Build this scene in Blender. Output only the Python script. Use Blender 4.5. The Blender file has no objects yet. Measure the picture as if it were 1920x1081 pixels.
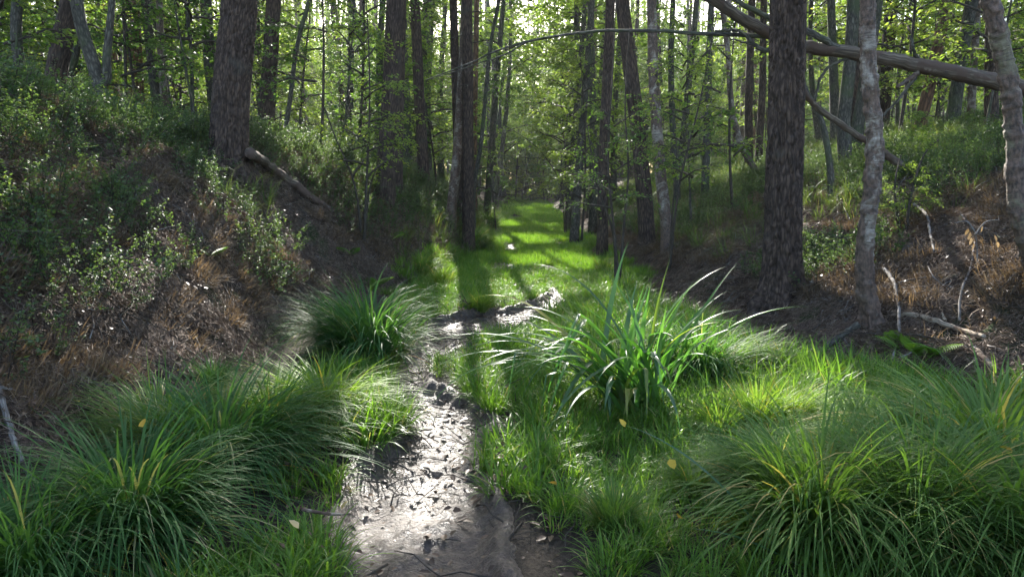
import bpy, math
import numpy as np
from mathutils import Vector, Matrix, Euler

rng = np.random.default_rng(11)
scene = bpy.context.scene
COL = scene.collection
R_ = math.radians

# ------------------------------------------------------------------ camera
F_PX, CX, CY, HORIZON = 1400.0, 960.0, 540.5, 350.0
CAM_Z = 1.6
PITCH = math.atan((CY - HORIZON) / F_PX)
cam_d = bpy.data.cameras.new('camera')
cam_d.sensor_width = 36.0
cam_d.lens = F_PX / 1920.0 * 36.0
cam_d.clip_start = 0.05
cam_d.clip_end = 2000.0
cam = bpy.data.objects.new('camera', cam_d)
COL.objects.link(cam)
cam.location = (0, 0, CAM_Z)
cam.rotation_euler = (math.pi / 2 - PITCH, 0, 0)
scene.camera = cam

# ------------------------------------------------------------------ sky, sun, exposure
SUN_AZ, SUN_EL = R_(-5.0), R_(31.0)          # azimuth from +Y (ahead), negative = to the left
SUN = np.array([math.sin(SUN_AZ) * math.cos(SUN_EL), math.cos(SUN_AZ) * math.cos(SUN_EL), math.sin(SUN_EL)])
world = bpy.data.worlds.new('World')
scene.world = world
world.use_nodes = True
wn = world.node_tree.nodes
sky = wn.new('ShaderNodeTexSky')
sky.sky_type = 'NISHITA'
sky.sun_disc = False
sky.sun_elevation = SUN_EL
sky.sun_rotation = SUN_AZ
sky.air_density = 1.0
sky.dust_density = 2.0
wn['Background'].inputs['Strength'].default_value = 0.15
world.node_tree.links.new(sky.outputs[0], wn['Background'].inputs['Color'])
sun_d = bpy.data.lights.new('sun', 'SUN')
sun_d.energy = 5.0
sun_d.angle = R_(0.53)
sun_d.color = (1.0, 0.95, 0.87)
sun = bpy.data.objects.new('sun', sun_d)
COL.objects.link(sun)
sun.rotation_euler = Vector((-SUN).tolist()).to_track_quat('-Z', 'Y').to_euler()
sun.location = (0, 0, 30)
scene.view_settings.view_transform = 'Standard'
scene.view_settings.look = 'None'
scene.view_settings.exposure = 1.98
scene.view_settings.gamma = 1.0
cy = scene.cycles
cy.max_bounces = 7
cy.diffuse_bounces = 4
cy.glossy_bounces = 2
cy.transmission_bounces = 4
cy.transparent_max_bounces = 4
cy.sample_clamp_indirect = 4.0
cy.sample_clamp_direct = 12.0
cy.caustics_reflective = False
cy.caustics_refractive = False
cy.use_denoising = True
cy.use_adaptive_sampling = True
cy.adaptive_threshold = 0.02

# ------------------------------------------------------------------ numpy helpers
def hash01(ix, iy, iz, seed):
    h = (ix.astype(np.int64) * 374761393 + iy.astype(np.int64) * 668265263 + iz.astype(np.int64) * 1274126177 + seed * 974711) & 0xFFFFFFFF
    h = ((h ^ (h >> 13)) * 1274126177) & 0xFFFFFFFF
    h = (h ^ (h >> 16)) & 0xFFFFFFFF
    return h / 4294967295.0

def vnoise(x, y, z=0.0, seed=0):
    x, y, z = np.broadcast_arrays(np.asarray(x, float), np.asarray(y, float), np.asarray(z, float))
    ix, iy, iz = np.floor(x), np.floor(y), np.floor(z)
    fx, fy, fz = x - ix, y - iy, z - iz
    fx, fy, fz = [f * f * (3 - 2 * f) for f in (fx, fy, fz)]
    out = 0
    for a in (0, 1):
        for b in (0, 1):
            for c in (0, 1):
                w = (fx if a else 1 - fx) * (fy if b else 1 - fy) * (fz if c else 1 - fz)
                out = out + w * hash01(ix + a, iy + b, iz + c, seed)
    return out

def fbm(x, y, z=0.0, seed=0, oct=3):
    s, a, t = 0, 1.0, 0
    for k in range(oct):
        s = s + a * vnoise(np.asarray(x) * 2**k, np.asarray(y) * 2**k, np.asarray(z) * 2**k, seed + k)
        t += a; a *= 0.5
    return s / t

def sstep(a, b, x):
    t = np.clip((np.asarray(x, float) - a) / (b - a), 0, 1)
    return t * t * (3 - 2 * t)

FWD = np.array([0, math.cos(PITCH), -math.sin(PITCH)])
UPV = np.array([0, math.sin(PITCH), math.cos(PITCH)])
def ray(px, py):
    return FWD * F_PX + np.array([px - CX, 0, 0]) + UPV * (CY - py)
def at(px, py, d):                       # the point on that sight line at distance d ahead
    r = ray(px, py)
    return np.array([0, 0, CAM_Z]) + r * (d / r[1])

# ------------------------------------------------------------------ terrain shape
LY = [-20, 2, 3, 4.5, 6, 7.5, 8.6, 10, 11, 12.5, 14, 18, 25, 45, 100, 250]
LX = [-2.0, -2.0, -2.1, -2.2, -2.3, -2.35, -2.25, -2.25, -2.0, -1.6, -1.3, -0.7, -0.8, -0.5, 0.6, 3]
RY = [-20, 3, 5, 5.8, 6.6, 8.3, 10, 13, 18, 30, 45, 100, 250]
RX = [3.6, 3.7, 3.7, 3.2, 2.6, 2.4, 2.2, 1.95, 1.9, 1.95, 2.3, 3.2, 6]
MY = [-5, 2.2, 3.06, 3.45, 4.07, 4.48, 4.98, 5.46, 6.05, 6.8, 7.47, 8.3, 8.96, 9.7, 10.4, 11.2, 11.8]
MPXL = [600, 610, 620, 610, 640, 715, 775, 742, 728, 742, 778, 795, 805, 940, 1000, 1030, 1040]
MPXR = [930, 935, 945, 940, 915, 890, 925, 885, 800, 805, 870, 960, 1010, 1060, 1060, 1045, 1040]
MXL = [(p - CX) / F_PX * d for p, d in zip(MPXL, np.maximum(MY, 2.2))]
MXR = [(p - CX) / F_PX * d for p, d in zip(MPXR, np.maximum(MY, 2.2))]
def foot_l(y): return np.interp(y, LY, LX)
def foot_r(y): return np.interp(y, RY, RX)
def mud_sd(x, y):                        # metres inside (+) or outside (-) the mud
    w = 0.06 * (fbm(x * 4, y * 4, 0, 91, 3) - 0.5) * 2
    l, r = np.interp(y, MY, MXL), np.interp(y, MY, MXR)
    sd = np.minimum(x - l, r - x) + w
    sd = np.where(y > 11.6, -1.0, sd)
    # small bare patches farther along the grassy floor
    for (cx, cy_, rx, ry) in ((-0.24, 14.6, 0.28, 0.9), (-0.05, 20.0, 0.3, 1.2), (0.2, 41.0, 0.5, 4.0)):
        q = 1 - np.hypot((x - cx) / rx, (y - cy_) / ry)
        sd = np.maximum(sd, q * rx + w * 0.6)
    return sd
def ground_z(x, y, fine=True):
    x, y = np.asarray(x, float), np.asarray(y, float)
    wob = 0.35 * (fbm(x * 0.0 + y * 0.55, y * 0.0 + 3.3, 0, 5, 2) - 0.5)
    u, v = foot_l(y) + wob - x, x - foot_r(y) - wob
    hl = np.interp(y, [-10, 5, 9, 14, 25, 60], [2.2, 2.35, 2.45, 2.2, 1.9, 1.5])
    wl = np.interp(y, [0, 8, 8.8, 10, 11.5, 13, 14, 25], [3.0, 2.8, 2.8, 3.6, 3.5, 2.6, 2.4, 2.6])
    t = np.clip(u / wl, 0, 1)
    zl = hl * (1 - (1 - t) ** 1.5) + 0.07 * np.clip(u - wl, 0, 12)
    hr = np.interp(y, [0, 9, 25, 60], [1.6, 1.6, 1.7, 1.4])
    t2 = np.clip(v / 4.0, 0, 1)
    zr = hr * (1 - (1 - t2) ** 1.6) + np.clip(0.25 * (v - 3.3), 0, 1.2)
    z = zl + zr
    bank = sstep(0.0, 0.7, np.maximum(u, v))
    z = z + bank * (0.34 * (fbm(x * 0.7, y * 0.7, 0, 21, 3) - 0.5) + 0.12 * (fbm(x * 2.6, y * 2.6, 0, 33, 2) - 0.5))
    z = z + (1 - bank) * 0.07 * (fbm(x * 1.6, y * 1.6, 0, 44, 2) - 0.5)
    if fine:
        # broken, clumpy soil on the steep slopes
        steep = sstep(0.05, 0.4, np.maximum(u, v * 0.7)) * sstep(3.2, 2.2, np.maximum(u, v * 0.7))
        n = fbm(x * 5, y * 5, z * 3, 55, 3)
        z = z + steep * 0.16 * (n - 0.5) - steep * 0.12 * sstep(0.56, 0.66, fbm(x * 2.1, y * 2.1, z * 2.0, 66, 2))
    z = z - 0.13 * sstep(-0.06, 0.14, mud_sd(x, y))
    return z
def gz(x, y): return float(ground_z(np.array([x]), np.array([y]))[0])
def ground_hit(px, py, dmax=60, up=0.0):
    r = ray(px, py); r = r / r[1]
    d = np.concatenate([np.arange(1.5, 15, 0.02), np.arange(15, dmax, 0.1)])
    P = np.array([0, 0, CAM_Z])[None] + d[:, None] * r[None]
    below = P[:, 2] <= ground_z(P[:, 0], P[:, 1]) + up
    k = int(np.argmax(below)) if below.any() else len(d) - 1
    return P[k]

# ------------------------------------------------------------------ mesh building
def mk_mesh(name, V, F, mats, rnd=None, coord=None, smooth=False, midx=None):
    V = np.asarray(V, np.float32).reshape(-1, 3)
    F = np.asarray(F, np.int32)
    me = bpy.data.meshes.new(name)
    n, k = F.shape
    me.vertices.add(len(V)); me.vertices.foreach_set('co', V.ravel())
    me.loops.add(n * k); me.loops.foreach_set('vertex_index', F.ravel())
    me.polygons.add(n)
    me.polygons.foreach_set('loop_start', np.arange(0, n * k, k, dtype=np.int32))
    me.polygons.foreach_set('loop_total', np.full(n, k, np.int32))
    if midx is not None: me.polygons.foreach_set('material_index', np.asarray(midx, np.int32))
    if smooth: me.polygons.foreach_set('use_smooth', np.ones(n, bool))
    me.update(calc_edges=True)
    if rnd is not None:
        a = me.attributes.new('rnd', 'FLOAT', 'POINT'); a.data.foreach_set('value', np.asarray(rnd, np.float32))
    if coord is not None:
        a = me.attributes.new('bark', 'FLOAT_VECTOR', 'POINT'); a.data.foreach_set('vector', np.asarray(coord, np.float32).ravel())
    for m in (mats if isinstance(mats, (list, tuple)) else [mats]): me.materials.append(m)
    return me

def unit(v): return v / np.maximum(np.linalg.norm(v, axis=-1, keepdims=True), 1e-9)

def tube(P, r, n=8, radial=None, cap=True, s0=0.0):
    """P (K,3), r (K,) -> V, F, coord"""
    P = np.asarray(P, float); r = np.asarray(r, float)
    if cap:
        P = np.vstack([P[:1], P, P[-1:]]); r = np.concatenate([[1e-4], r, [1e-4]])
        if radial is not None: radial = np.vstack([radial[:1] * 0, radial, radial[-1:] * 0])
    K = len(P)
    T = np.gradient(P, axis=0); 
    if cap: T[0], T[1], T[-1], T[-2] = P[2] - P[1], P[2] - P[1], P[-2] - P[-3], P[-2] - P[-3]
    T = unit(T)
    ref = np.array([1.0, 0, 0]) if abs(T[:, 0]).mean() < 0.75 else np.array([0, 1.0, 0])
    N = unit(ref - T * (T @ ref)[:, None]); B = np.cross(T, N)
    a = np.linspace(0, 2 * np.pi, n, endpoint=False)
    rr = r[:, None] * np.ones(n)[None]
    if radial is not None: rr = rr + radial
    V = P[:, None] + rr[..., None] * (np.cos(a)[None, :, None] * N[:, None] + np.sin(a)[None, :, None] * B[:, None])
    s = s0 + np.concatenate([[0], np.cumsum(np.linalg.norm(np.diff(P, axis=0), axis=1))])
    C = np.stack([r[:, None] * np.cos(a), r[:, None] * np.sin(a), s[:, None] * np.ones(n)], -1)
    i, j = np.meshgrid(np.arange(K - 1), np.arange(n), indexing='ij')
    F = np.stack([i * n + j, i * n + (j + 1) % n, (i + 1) * n + (j + 1) % n, (i + 1) * n + j], -1).reshape(-1, 4)
    return V.reshape(-1, 3), F, C.reshape(-1, 3)

class Geo:
    def __init__(s): s.V, s.F, s.C, s.n = [], [], [], 0
    def add(s, V, F, C):
        s.V.append(V); s.F.append(F + s.n); s.C.append(C); s.n += len(V)
    def mesh(s, name, mat, smooth=True):
        return mk_mesh(name, np.concatenate(s.V), np.concatenate(s.F), mat, coord=np.concatenate(s.C), smooth=smooth)

def smooth_path(pts, n):
    pts = np.asarray(pts, float)
    t = np.concatenate([[0], np.cumsum(np.linalg.norm(np.diff(pts, axis=0), axis=1))]); t /= t[-1]
    q = np.linspace(0, 1, n)
    m = np.gradient(pts, t, axis=0) if len(pts) > 2 else np.repeat((pts[1] - pts[0])[None], 2, 0)
    k = np.clip(np.searchsorted(t, q, side='right') - 1, 0, len(pts) - 2)
    h = (t[k + 1] - t[k])[:, None]; u = ((q - t[k]) / (t[k + 1] - t[k]))[:, None]
    return ((2*u**3 - 3*u**2 + 1) * pts[k] + (u**3 - 2*u**2 + u) * h * m[k] + (-2*u**3 + 3*u**2) * pts[k + 1] + (u**3 - u**2) * h * m[k + 1])

def leaf_verts(P, D, N, L, W, g):
    """folded leaves: (n,6,3)"""
    S = unit(np.cross(D, N)); N = np.cross(S, D)
    L, W = L[:, None], W[:, None]
    f = 0.12 * W
    b = P
    l1 = P + D * L * 0.32 + S * W * 0.5 + N * f; r1 = P + D * L * 0.32 - S * W * 0.5 + N * f
    l2 = P + D * L * 0.74 + S * W * 0.36 + N * f * 0.2; r2 = P + D * L * 0.74 - S * W * 0.36 + N * f * 0.2
    t = P + D * L - N * L * 0.12
    return np.stack([b, l1, l2, t, r2, r1], 1)
def leaf_quads(P, D, N, L, W):
    """small far leaves as one bent quad each: (n,4,3)"""
    S = unit(np.cross(D, N)); N = np.cross(S, D); L, W = L[:, None], W[:, None]
    return np.stack([P, P + D * L * 0.5 + S * W * 0.5 + N * W * 0.1, P + D * L - N * L * 0.12, P + D * L * 0.45 - S * W * 0.5 + N * W * 0.1], 1)
def quad_faces(n): return np.arange(n * 4).reshape(-1, 4)
def crown_mesh(LV, mat, rnd):
    k = LV.shape[1]
    return mk_mesh('crown', LV, leaf_faces(len(LV)) if k == 6 else quad_faces(len(LV)), mat, rnd=np.repeat(rnd, k))
LEAF_F = np.array([[0, 3, 2, 1], [0, 5, 4, 3]])
def leaf_faces(n): return (np.arange(n)[:, None, None] * 6 + LEAF_F[None]).reshape(-1, 4)

def blades(base, az, th0, kap, L, W, seg, g, twist=0.3):
    """strips: base (n,3), azimuth, start angle from vertical, curvature (rad over length), length, width -> V, F"""
    n = len(base)
    s = np.linspace(0, 1, seg + 1)
    th = th0[:, None] + kap[:, None] * (s[None] ** 1.3)
    ds = L[:, None] / seg
    hx = np.sin(th) * ds; hz = np.cos(th) * ds
    X = np.concatenate([np.zeros((n, 1)), np.cumsum(hx[:, :-1], 1)], 1)
    Z = np.concatenate([np.zeros((n, 1)), np.cumsum(hz[:, :-1], 1)], 1)
    wob = (g.uniform(-1, 1, (n, 1)) * s[None] ** 2) * 0.12 * L[:, None]
    ca, sa = np.cos(az)[:, None], np.sin(az)[:, None]
    C = base[:, None] + np.stack([X * ca - wob * sa, X * sa + wob * ca, Z], -1)
    tw = az[:, None] + np.pi / 2 + twist * g.uniform(-1, 1, (n, 1)) * (0.4 + s[None])
    S = np.stack([np.cos(tw), np.sin(tw), np.zeros_like(tw)], -1)
    w = W[:, None] * np.minimum(1, np.minimum(0.55 + s * 2.5, (1.02 - s) * 2.2))[None] * 0.5
    V = np.stack([C - S * w[..., None], C + S * w[..., None]], 2)      # n, seg+1, 2, 3
    i = np.arange(n)[:, None] * (seg + 1) * 2 + np.arange(seg)[None] * 2
    F = np.stack([i, i + 1, i + 3, i + 2], -1).reshape(-1, 4)
    return V.reshape(-1, 3), F

# ------------------------------------------------------------------ materials
def new_mat(name):
    m = bpy.data.materials.new(name); m.use_nodes = True
    nt = m.node_tree; return m, nt.nodes, nt.links, nt.nodes['Principled BSDF']
def ramp(nodes, stops):
    r = nodes.new('ShaderNodeValToRGB'); e = r.color_ramp.elements
    while len(e) > 1: e.remove(e[-1])
    e[0].position, e[0].color = stops[0][0], (*stops[0][1], 1)
    for p, c in stops[1:]:
        x = e.new(p); x.color = (*c, 1)
    return r

def leaf_mat(name, stops, trans=(1.6, 1.75, 0.7), mix=0.45, rough=0.55, tint=False, spec=0.2):
    m, N, L, b = new_mat(name)
    a = N.new('ShaderNodeAttribute'); a.attribute_name = 'rnd'
    oi = N.new('ShaderNodeObjectInfo')
    add = N.new('ShaderNodeMath'); add.operation = 'MULTIPLY_ADD'; add.inputs[1].default_value = 0.3; 
    L.new(oi.outputs['Random'], add.inputs[0])
    ml = N.new('ShaderNodeMath'); ml.operation = 'MULTIPLY_ADD'; ml.inputs[1].default_value = 0.7
    L.new(a.outputs['Fac'], ml.inputs[0]); add.inputs[2].default_value = 0.0
    L.new(add.outputs[0], ml.inputs[2])
    r = ramp(N, stops); L.new(ml.outputs[0], r.inputs['Fac'])
    col = r.outputs['Color']
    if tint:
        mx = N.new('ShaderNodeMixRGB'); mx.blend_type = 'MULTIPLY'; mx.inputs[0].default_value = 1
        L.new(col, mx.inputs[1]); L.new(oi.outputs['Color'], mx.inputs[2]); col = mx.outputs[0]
    L.new(col, b.inputs['Base Color'])
    b.inputs['Roughness'].default_value = rough
    b.inputs['Specular IOR Level'].default_value = spec
    t = N.new('ShaderNodeBsdfTranslucent')
    tm = N.new('ShaderNodeMixRGB'); tm.blend_type = 'MULTIPLY'; tm.inputs[0].default_value = 1
    L.new(col, tm.inputs[1]); tm.inputs[2].default_value = (*trans, 1); L.new(tm.outputs[0], t.inputs['Color'])
    ms = N.new('ShaderNodeMixShader'); ms.inputs[0].default_value = mix
    L.new(b.outputs[0], ms.inputs[1]); L.new(t.outputs[0], ms.inputs[2])
    L.new(ms.outputs[0], N['Material Output'].inputs['Surface'])
    return m

def bark_mat(name, stops, scale=(16, 16, 3.5), bump=0.7, dist=0.02, extra=None, rough=0.9):
    m, N, L, b = new_mat(name)
    a = N.new('ShaderNodeAttribute'); a.attribute_name = 'bark'
    oi = N.new('ShaderNodeObjectInfo')
    ad = N.new('ShaderNodeVectorMath'); ad.operation = 'ADD'
    sc = N.new('ShaderNodeVectorMath'); sc.operation = 'SCALE'; sc.inputs['Scale'].default_value = 7.0
    L.new(oi.outputs['Location'], sc.inputs[0])
    L.new(a.outputs['Vector'], ad.inputs[0]); L.new(sc.outputs[0], ad.inputs[1])
    mp = N.new('ShaderNodeMapping'); mp.inputs['Scale'].default_value = scale
    L.new(ad.outputs[0], mp.inputs['Vector'])
    n1 = N.new('ShaderNodeTexNoise'); n1.inputs['Scale'].default_value = 1.0; n1.inputs['Detail'].default_value = 6; n1.inputs['Roughness'].default_value = 0.65
    L.new(mp.outputs[0], n1.inputs['Vector'])
    v = N.new('ShaderNodeTexVoronoi'); v.feature = 'DISTANCE_TO_EDGE'; v.inputs['Scale'].default_value = 1.2
    mixv = N.new('ShaderNodeVectorMath'); mixv.operation = 'MULTIPLY_ADD'
    L.new(n1.outputs['Color'], mixv.inputs[0]); mixv.inputs[1].default_value = (0.9, 0.9, 0.9); L.new(mp.outputs[0], mixv.inputs[2])
    L.new(mixv.outputs[0], v.inputs['Vector'])
    h = N.new('ShaderNodeMath'); h.operation = 'MULTIPLY_ADD'; h.inputs[1].default_value = 1.1; L.new(v.outputs['Distance'], h.inputs[0])
    n2 = N.new('ShaderNodeMath'); n2.operation = 'MULTIPLY'; n2.inputs[1].default_value = 0.75; L.new(n1.outputs['Fac'], n2.inputs[0])
    L.new(n2.outputs[0], h.inputs[2])
    r = ramp(N, stops); L.new(h.outputs[0], r.inputs['Fac'])
    col = r.outputs['Color']
    if extra:                                  # (colour, noise scale, lo, hi): algae, peeling, lichen patches
        for (c, s, lo, hi) in extra:
            n3 = N.new('ShaderNodeTexNoise'); n3.inputs['Scale'].default_value = s; n3.inputs['Detail'].default_value = 4
            L.new(ad.outputs[0], n3.inputs['Vector'])
            rr = N.new('ShaderNodeMapRange'); rr.inputs['From Min'].default_value = lo; rr.inputs['From Max'].default_value = hi
            L.new(n3.outputs['Fac'], rr.inputs['Value'])
            mx = N.new('ShaderNodeMixRGB'); L.new(rr.outputs[0], mx.inputs[0]); L.new(col, mx.inputs[1]); mx.inputs[2].default_value = (*c, 1)
            col = mx.outputs[0]
    L.new(col, b.inputs['Base Color'])
    b.inputs['Roughness'].default_value = rough
    b.inputs['Specular IOR Level'].default_value = 0.25
    bp = N.new('ShaderNodeBump'); bp.inputs['Strength'].default_value = bump; bp.inputs['Distance'].default_value = dist
    L.new(h.outputs[0], bp.inputs['Height']); L.new(bp.outputs[0], b.inputs['Normal'])
    return m

PINE = bark_mat('pine_bark', [(0.25, (0.013, 0.0095, 0.0075)), (0.5, (0.056, 0.038, 0.029)), (0.8, (0.115, 0.078, 0.058))], (26, 26, 5.0), 0.8, 0.015, [((0.07, 0.062, 0.052), 3.0, 0.6, 0.8)])
PINE_UP = bark_mat('orange_pine_bark', [(0.25, (0.05, 0.03, 0.022)), (0.55, (0.15, 0.085, 0.055)), (0.85, (0.26, 0.14, 0.08))], (14, 14, 3.5), 0.6, 0.02)
OAK = bark_mat('grey_bark', [(0.25, (0.025, 0.022, 0.018)), (0.6, (0.085, 0.077, 0.062)), (0.9, (0.15, 0.14, 0.11))], (22, 22, 7), 0.7, 0.015, [((0.07, 0.085, 0.04), 2.5, 0.5, 0.7)])
TWIG = bark_mat('twig_bark', [(0.25, (0.03, 0.024, 0.018)), (0.8, (0.085, 0.068, 0.052))], (40, 40, 12), 0.4, 0.004)
DEAD = bark_mat('dead_wood', [(0.25, (0.025, 0.02, 0.015)), (0.5, (0.1, 0.076, 0.056)), (0.9, (0.2, 0.16, 0.12))], (24, 24, 2.0), 0.6, 0.01, [((0.09, 0.06, 0.045), 4.0, 0.5, 0.56)])
PALEWOOD = bark_mat('pale_dead_wood', [(0.25, (0.1, 0.075, 0.05)), (0.5, (0.27, 0.215, 0.155)), (0.9, (0.42, 0.35, 0.26))], (40, 40, 4.0), 0.6, 0.006, [((0.1, 0.065, 0.045), 7.0, 0.52, 0.58)])
GREYSTICK = bark_mat('grey_stick', [(0.25, (0.06, 0.052, 0.045)), (0.5, (0.18, 0.16, 0.14)), (0.9, (0.31, 0.285, 0.255))], (60, 60, 8), 0.5, 0.004, [((0.08, 0.06, 0.045), 9.0, 0.52, 0.6)])

def birch_mat(name, k=(1, 1, 1)):
    m, N, L, b = new_mat(name)
    a = N.new('ShaderNodeAttribute'); a.attribute_name = 'bark'
    oi = N.new('ShaderNodeObjectInfo')
    ad = N.new('ShaderNodeVectorMath'); ad.operation = 'ADD'
    L.new(a.outputs['Vector'], ad.inputs[0]); L.new(oi.outputs['Location'], ad.inputs[1])
    def noise(scale, detail=4, rough=0.6, dist=0.0):
        mp = N.new('ShaderNodeMapping'); mp.inputs['Scale'].default_value = scale; L.new(ad.outputs[0], mp.inputs['Vector'])
        n = N.new('ShaderNodeTexNoise'); n.inputs['Scale'].default_value = 1; n.inputs['Detail'].default_value = detail; n.inputs['Roughness'].default_value = rough; n.inputs['Distortion'].default_value = dist
        L.new(mp.outputs[0], n.inputs['Vector']); return n
    n0 = noise((8, 8, 30), 3)
    tc_ = lambda c: tuple(a_ * b_ for a_, b_ in zip(c, k))
    base = ramp(N, [(0.3, tc_((0.17, 0.135, 0.105))), (0.55, tc_((0.29, 0.245, 0.2))), (0.75, tc_((0.43, 0.385, 0.33)))]); L.new(n0.outputs['Fac'], base.inputs['Fac'])
    n1 = noise((7, 7, 75), 3, 0.7)
    r1 = N.new('ShaderNodeMapRange'); r1.inputs['From Min'].default_value = 0.55; r1.inputs['From Max'].default_value = 0.62; L.new(n1.outputs['Fac'], r1.inputs['Value'])
    m1 = N.new('ShaderNodeMixRGB'); L.new(r1.outputs[0], m1.inputs[0]); L.new(base.outputs[0], m1.inputs[1]); m1.inputs[2].default_value = (0.06, 0.045, 0.035, 1)
    n2 = noise((5, 5, 4), 6, 0.65, 0.6)
    r2 = N.new('ShaderNodeMapRange'); r2.inputs['From Min'].default_value = 0.41; r2.inputs['From Max'].default_value = 0.5; L.new(n2.outputs['Fac'], r2.inputs['Value'])
    n3 = noise((40, 40, 22), 5)
    brown = ramp(N, [(0.35, (0.04, 0.027, 0.02)), (0.65, (0.16, 0.1, 0.07))]); L.new(n3.outputs['Fac'], brown.inputs['Fac'])
    m2 = N.new('ShaderNodeMixRGB'); L.new(r2.outputs[0], m2.inputs[0]); L.new(m1.outputs[0], m2.inputs[1]); L.new(brown.outputs[0], m2.inputs[2])
    # rough dark bark at the foot of the stem
    sx = N.new('ShaderNodeSeparateXYZ'); L.new(a.outputs['Vector'], sx.inputs[0])
    r4 = N.new('ShaderNodeMapRange'); r4.inputs['From Min'].default_value = 1.0; r4.inputs['From Max'].default_value = 0.55; L.new(sx.outputs['Z'], r4.inputs['Value'])
    m4 = N.new('ShaderNodeMixRGB'); L.new(r4.outputs[0], m4.inputs[0]); L.new(m2.outputs[0], m4.inputs[1]); L.new(brown.outputs[0], m4.inputs[2])
    L.new(m4.outputs[0], b.inputs['Base Color']); b.inputs['Roughness'].default_value = 0.7
    sm = N.new('ShaderNodeMath'); sm.operation = 'ADD'; L.new(n1.outputs['Fac'], sm.inputs[0]); L.new(n3.outputs['Fac'], sm.inputs[1])
    bp = N.new('ShaderNodeBump'); bp.inputs['Strength'].default_value = 0.7; bp.inputs['Distance'].default_value = 0.012
    L.new(sm.outputs[0], bp.inputs['Height']); L.new(bp.outputs[0], b.inputs['Normal'])
    return m
BIRCH = birch_mat('birch_bark')
BIRCH_DULL = birch_mat('mossy_birch_bark', (0.55, 0.56, 0.42))

LEAF_OAK = leaf_mat('oak_leaf', [(0.0, (0.065, 0.115, 0.025)), (0.6, (0.13, 0.19, 0.042)), (0.9, (0.2, 0.24, 0.055)), (1.0, (0.3, 0.24, 0.05))], trans=(2.1, 2.15, 1.1), mix=0.55)
LEAF_BIRCH = leaf_mat('birch_leaf', [(0.0, (0.075, 0.125, 0.028)), (0.6, (0.15, 0.205, 0.05)), (0.88, (0.24, 0.26, 0.065)), (1.0, (0.36, 0.28, 0.05))], trans=(2.1, 2.15, 1.1), mix=0.55)
LEAF_ROWAN = leaf_mat('sapling_leaf', [(0.0, (0.05, 0.1, 0.035)), (0.7, (0.1, 0.165, 0.05)), (1.0, (0.18, 0.23, 0.06))], trans=(2.0, 2.1, 0.8), mix=0.5, rough=0.5)
NEEDLE = leaf_mat('pine_needle', [(0.0, (0.03, 0.055, 0.022)), (1.0, (0.075, 0.105, 0.035))], trans=(1.3, 1.3, 0.8), mix=0.3)
BERRY = leaf_mat('bilberry_leaf', [(0.0, (0.045, 0.08, 0.04)), (0.7, (0.095, 0.14, 0.06)), (0.93, (0.19, 0.2, 0.07)), (1.0, (0.24, 0.12, 0.05))], mix=0.45, rough=0.5, spec=0.2)
GRASS = leaf_mat('path_grass', [(0.0, (0.06, 0.125, 0.02)), (0.55, (0.115, 0.215, 0.034)), (0.85, (0.19, 0.29, 0.055)), (1.0, (0.36, 0.31, 0.14))], trans=(1.5, 1.6, 0.6), mix=0.45, rough=0.4)
SEDGE = leaf_mat('sedge_blade', [(0.0, (0.05, 0.105, 0.032)), (0.7, (0.1, 0.175, 0.048)), (0.92, (0.18, 0.24, 0.06)), (1.0, (0.3, 0.25, 0.12))], trans=(1.5, 1.6, 0.6), mix=0.42, rough=0.55, tint=True, spec=0.15)
BROAD = leaf_mat('broad_sedge_leaf', [(0.0, (0.05, 0.105, 0.045)), (0.8, (0.1, 0.165, 0.07)), (1.0, (0.16, 0.22, 0.08))], trans=(1.3, 2.0, 0.5), mix=0.42, rough=0.4, tint=True, spec=0.4)
HEATH = leaf_mat('dry_heath', [(0.0, (0.08, 0.06, 0.04)), (0.6, (0.17, 0.12, 0.075)), (1.0, (0.32, 0.235, 0.14))], trans=(1.2, 1.1, 0.8), mix=0.3, rough=0.7)
PALEGRASS = leaf_mat('pale_wood_grass', [(0.0, (0.06, 0.11, 0.03)), (0.6, (0.12, 0.17, 0.05)), (1.0, (0.3, 0.27, 0.13))], trans=(1.4, 1.4, 0.6), mix=0.45, rough=0.45)
LITTER = leaf_mat('needle_litter', [(0.0, (0.085, 0.062, 0.046)), (0.6, (0.23, 0.168, 0.122)), (1.0, (0.38, 0.3, 0.225))], trans=(1, 1, 1), mix=0.1, rough=0.6)
YELLOW = leaf_mat('yellow_leaf', [(0.0, (0.5, 0.28, 0.03)), (0.6, (0.6, 0.4, 0.05)), (1.0, (0.55, 0.42, 0.22))], trans=(1, 1, 1), mix=0.25)
BROWNLEAF = leaf_mat('brown_leaf', [(0.0, (0.03, 0.02, 0.014)), (0.6, (0.1, 0.06, 0.035)), (1.0, (0.2, 0.13, 0.08))], trans=(1, 1, 1), mix=0.1, rough=0.4)
FERN = leaf_mat('fern_leaf', [(0.0, (0.07, 0.15, 0.03)), (1.0, (0.16, 0.26, 0.04))], mix=0.45)

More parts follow.
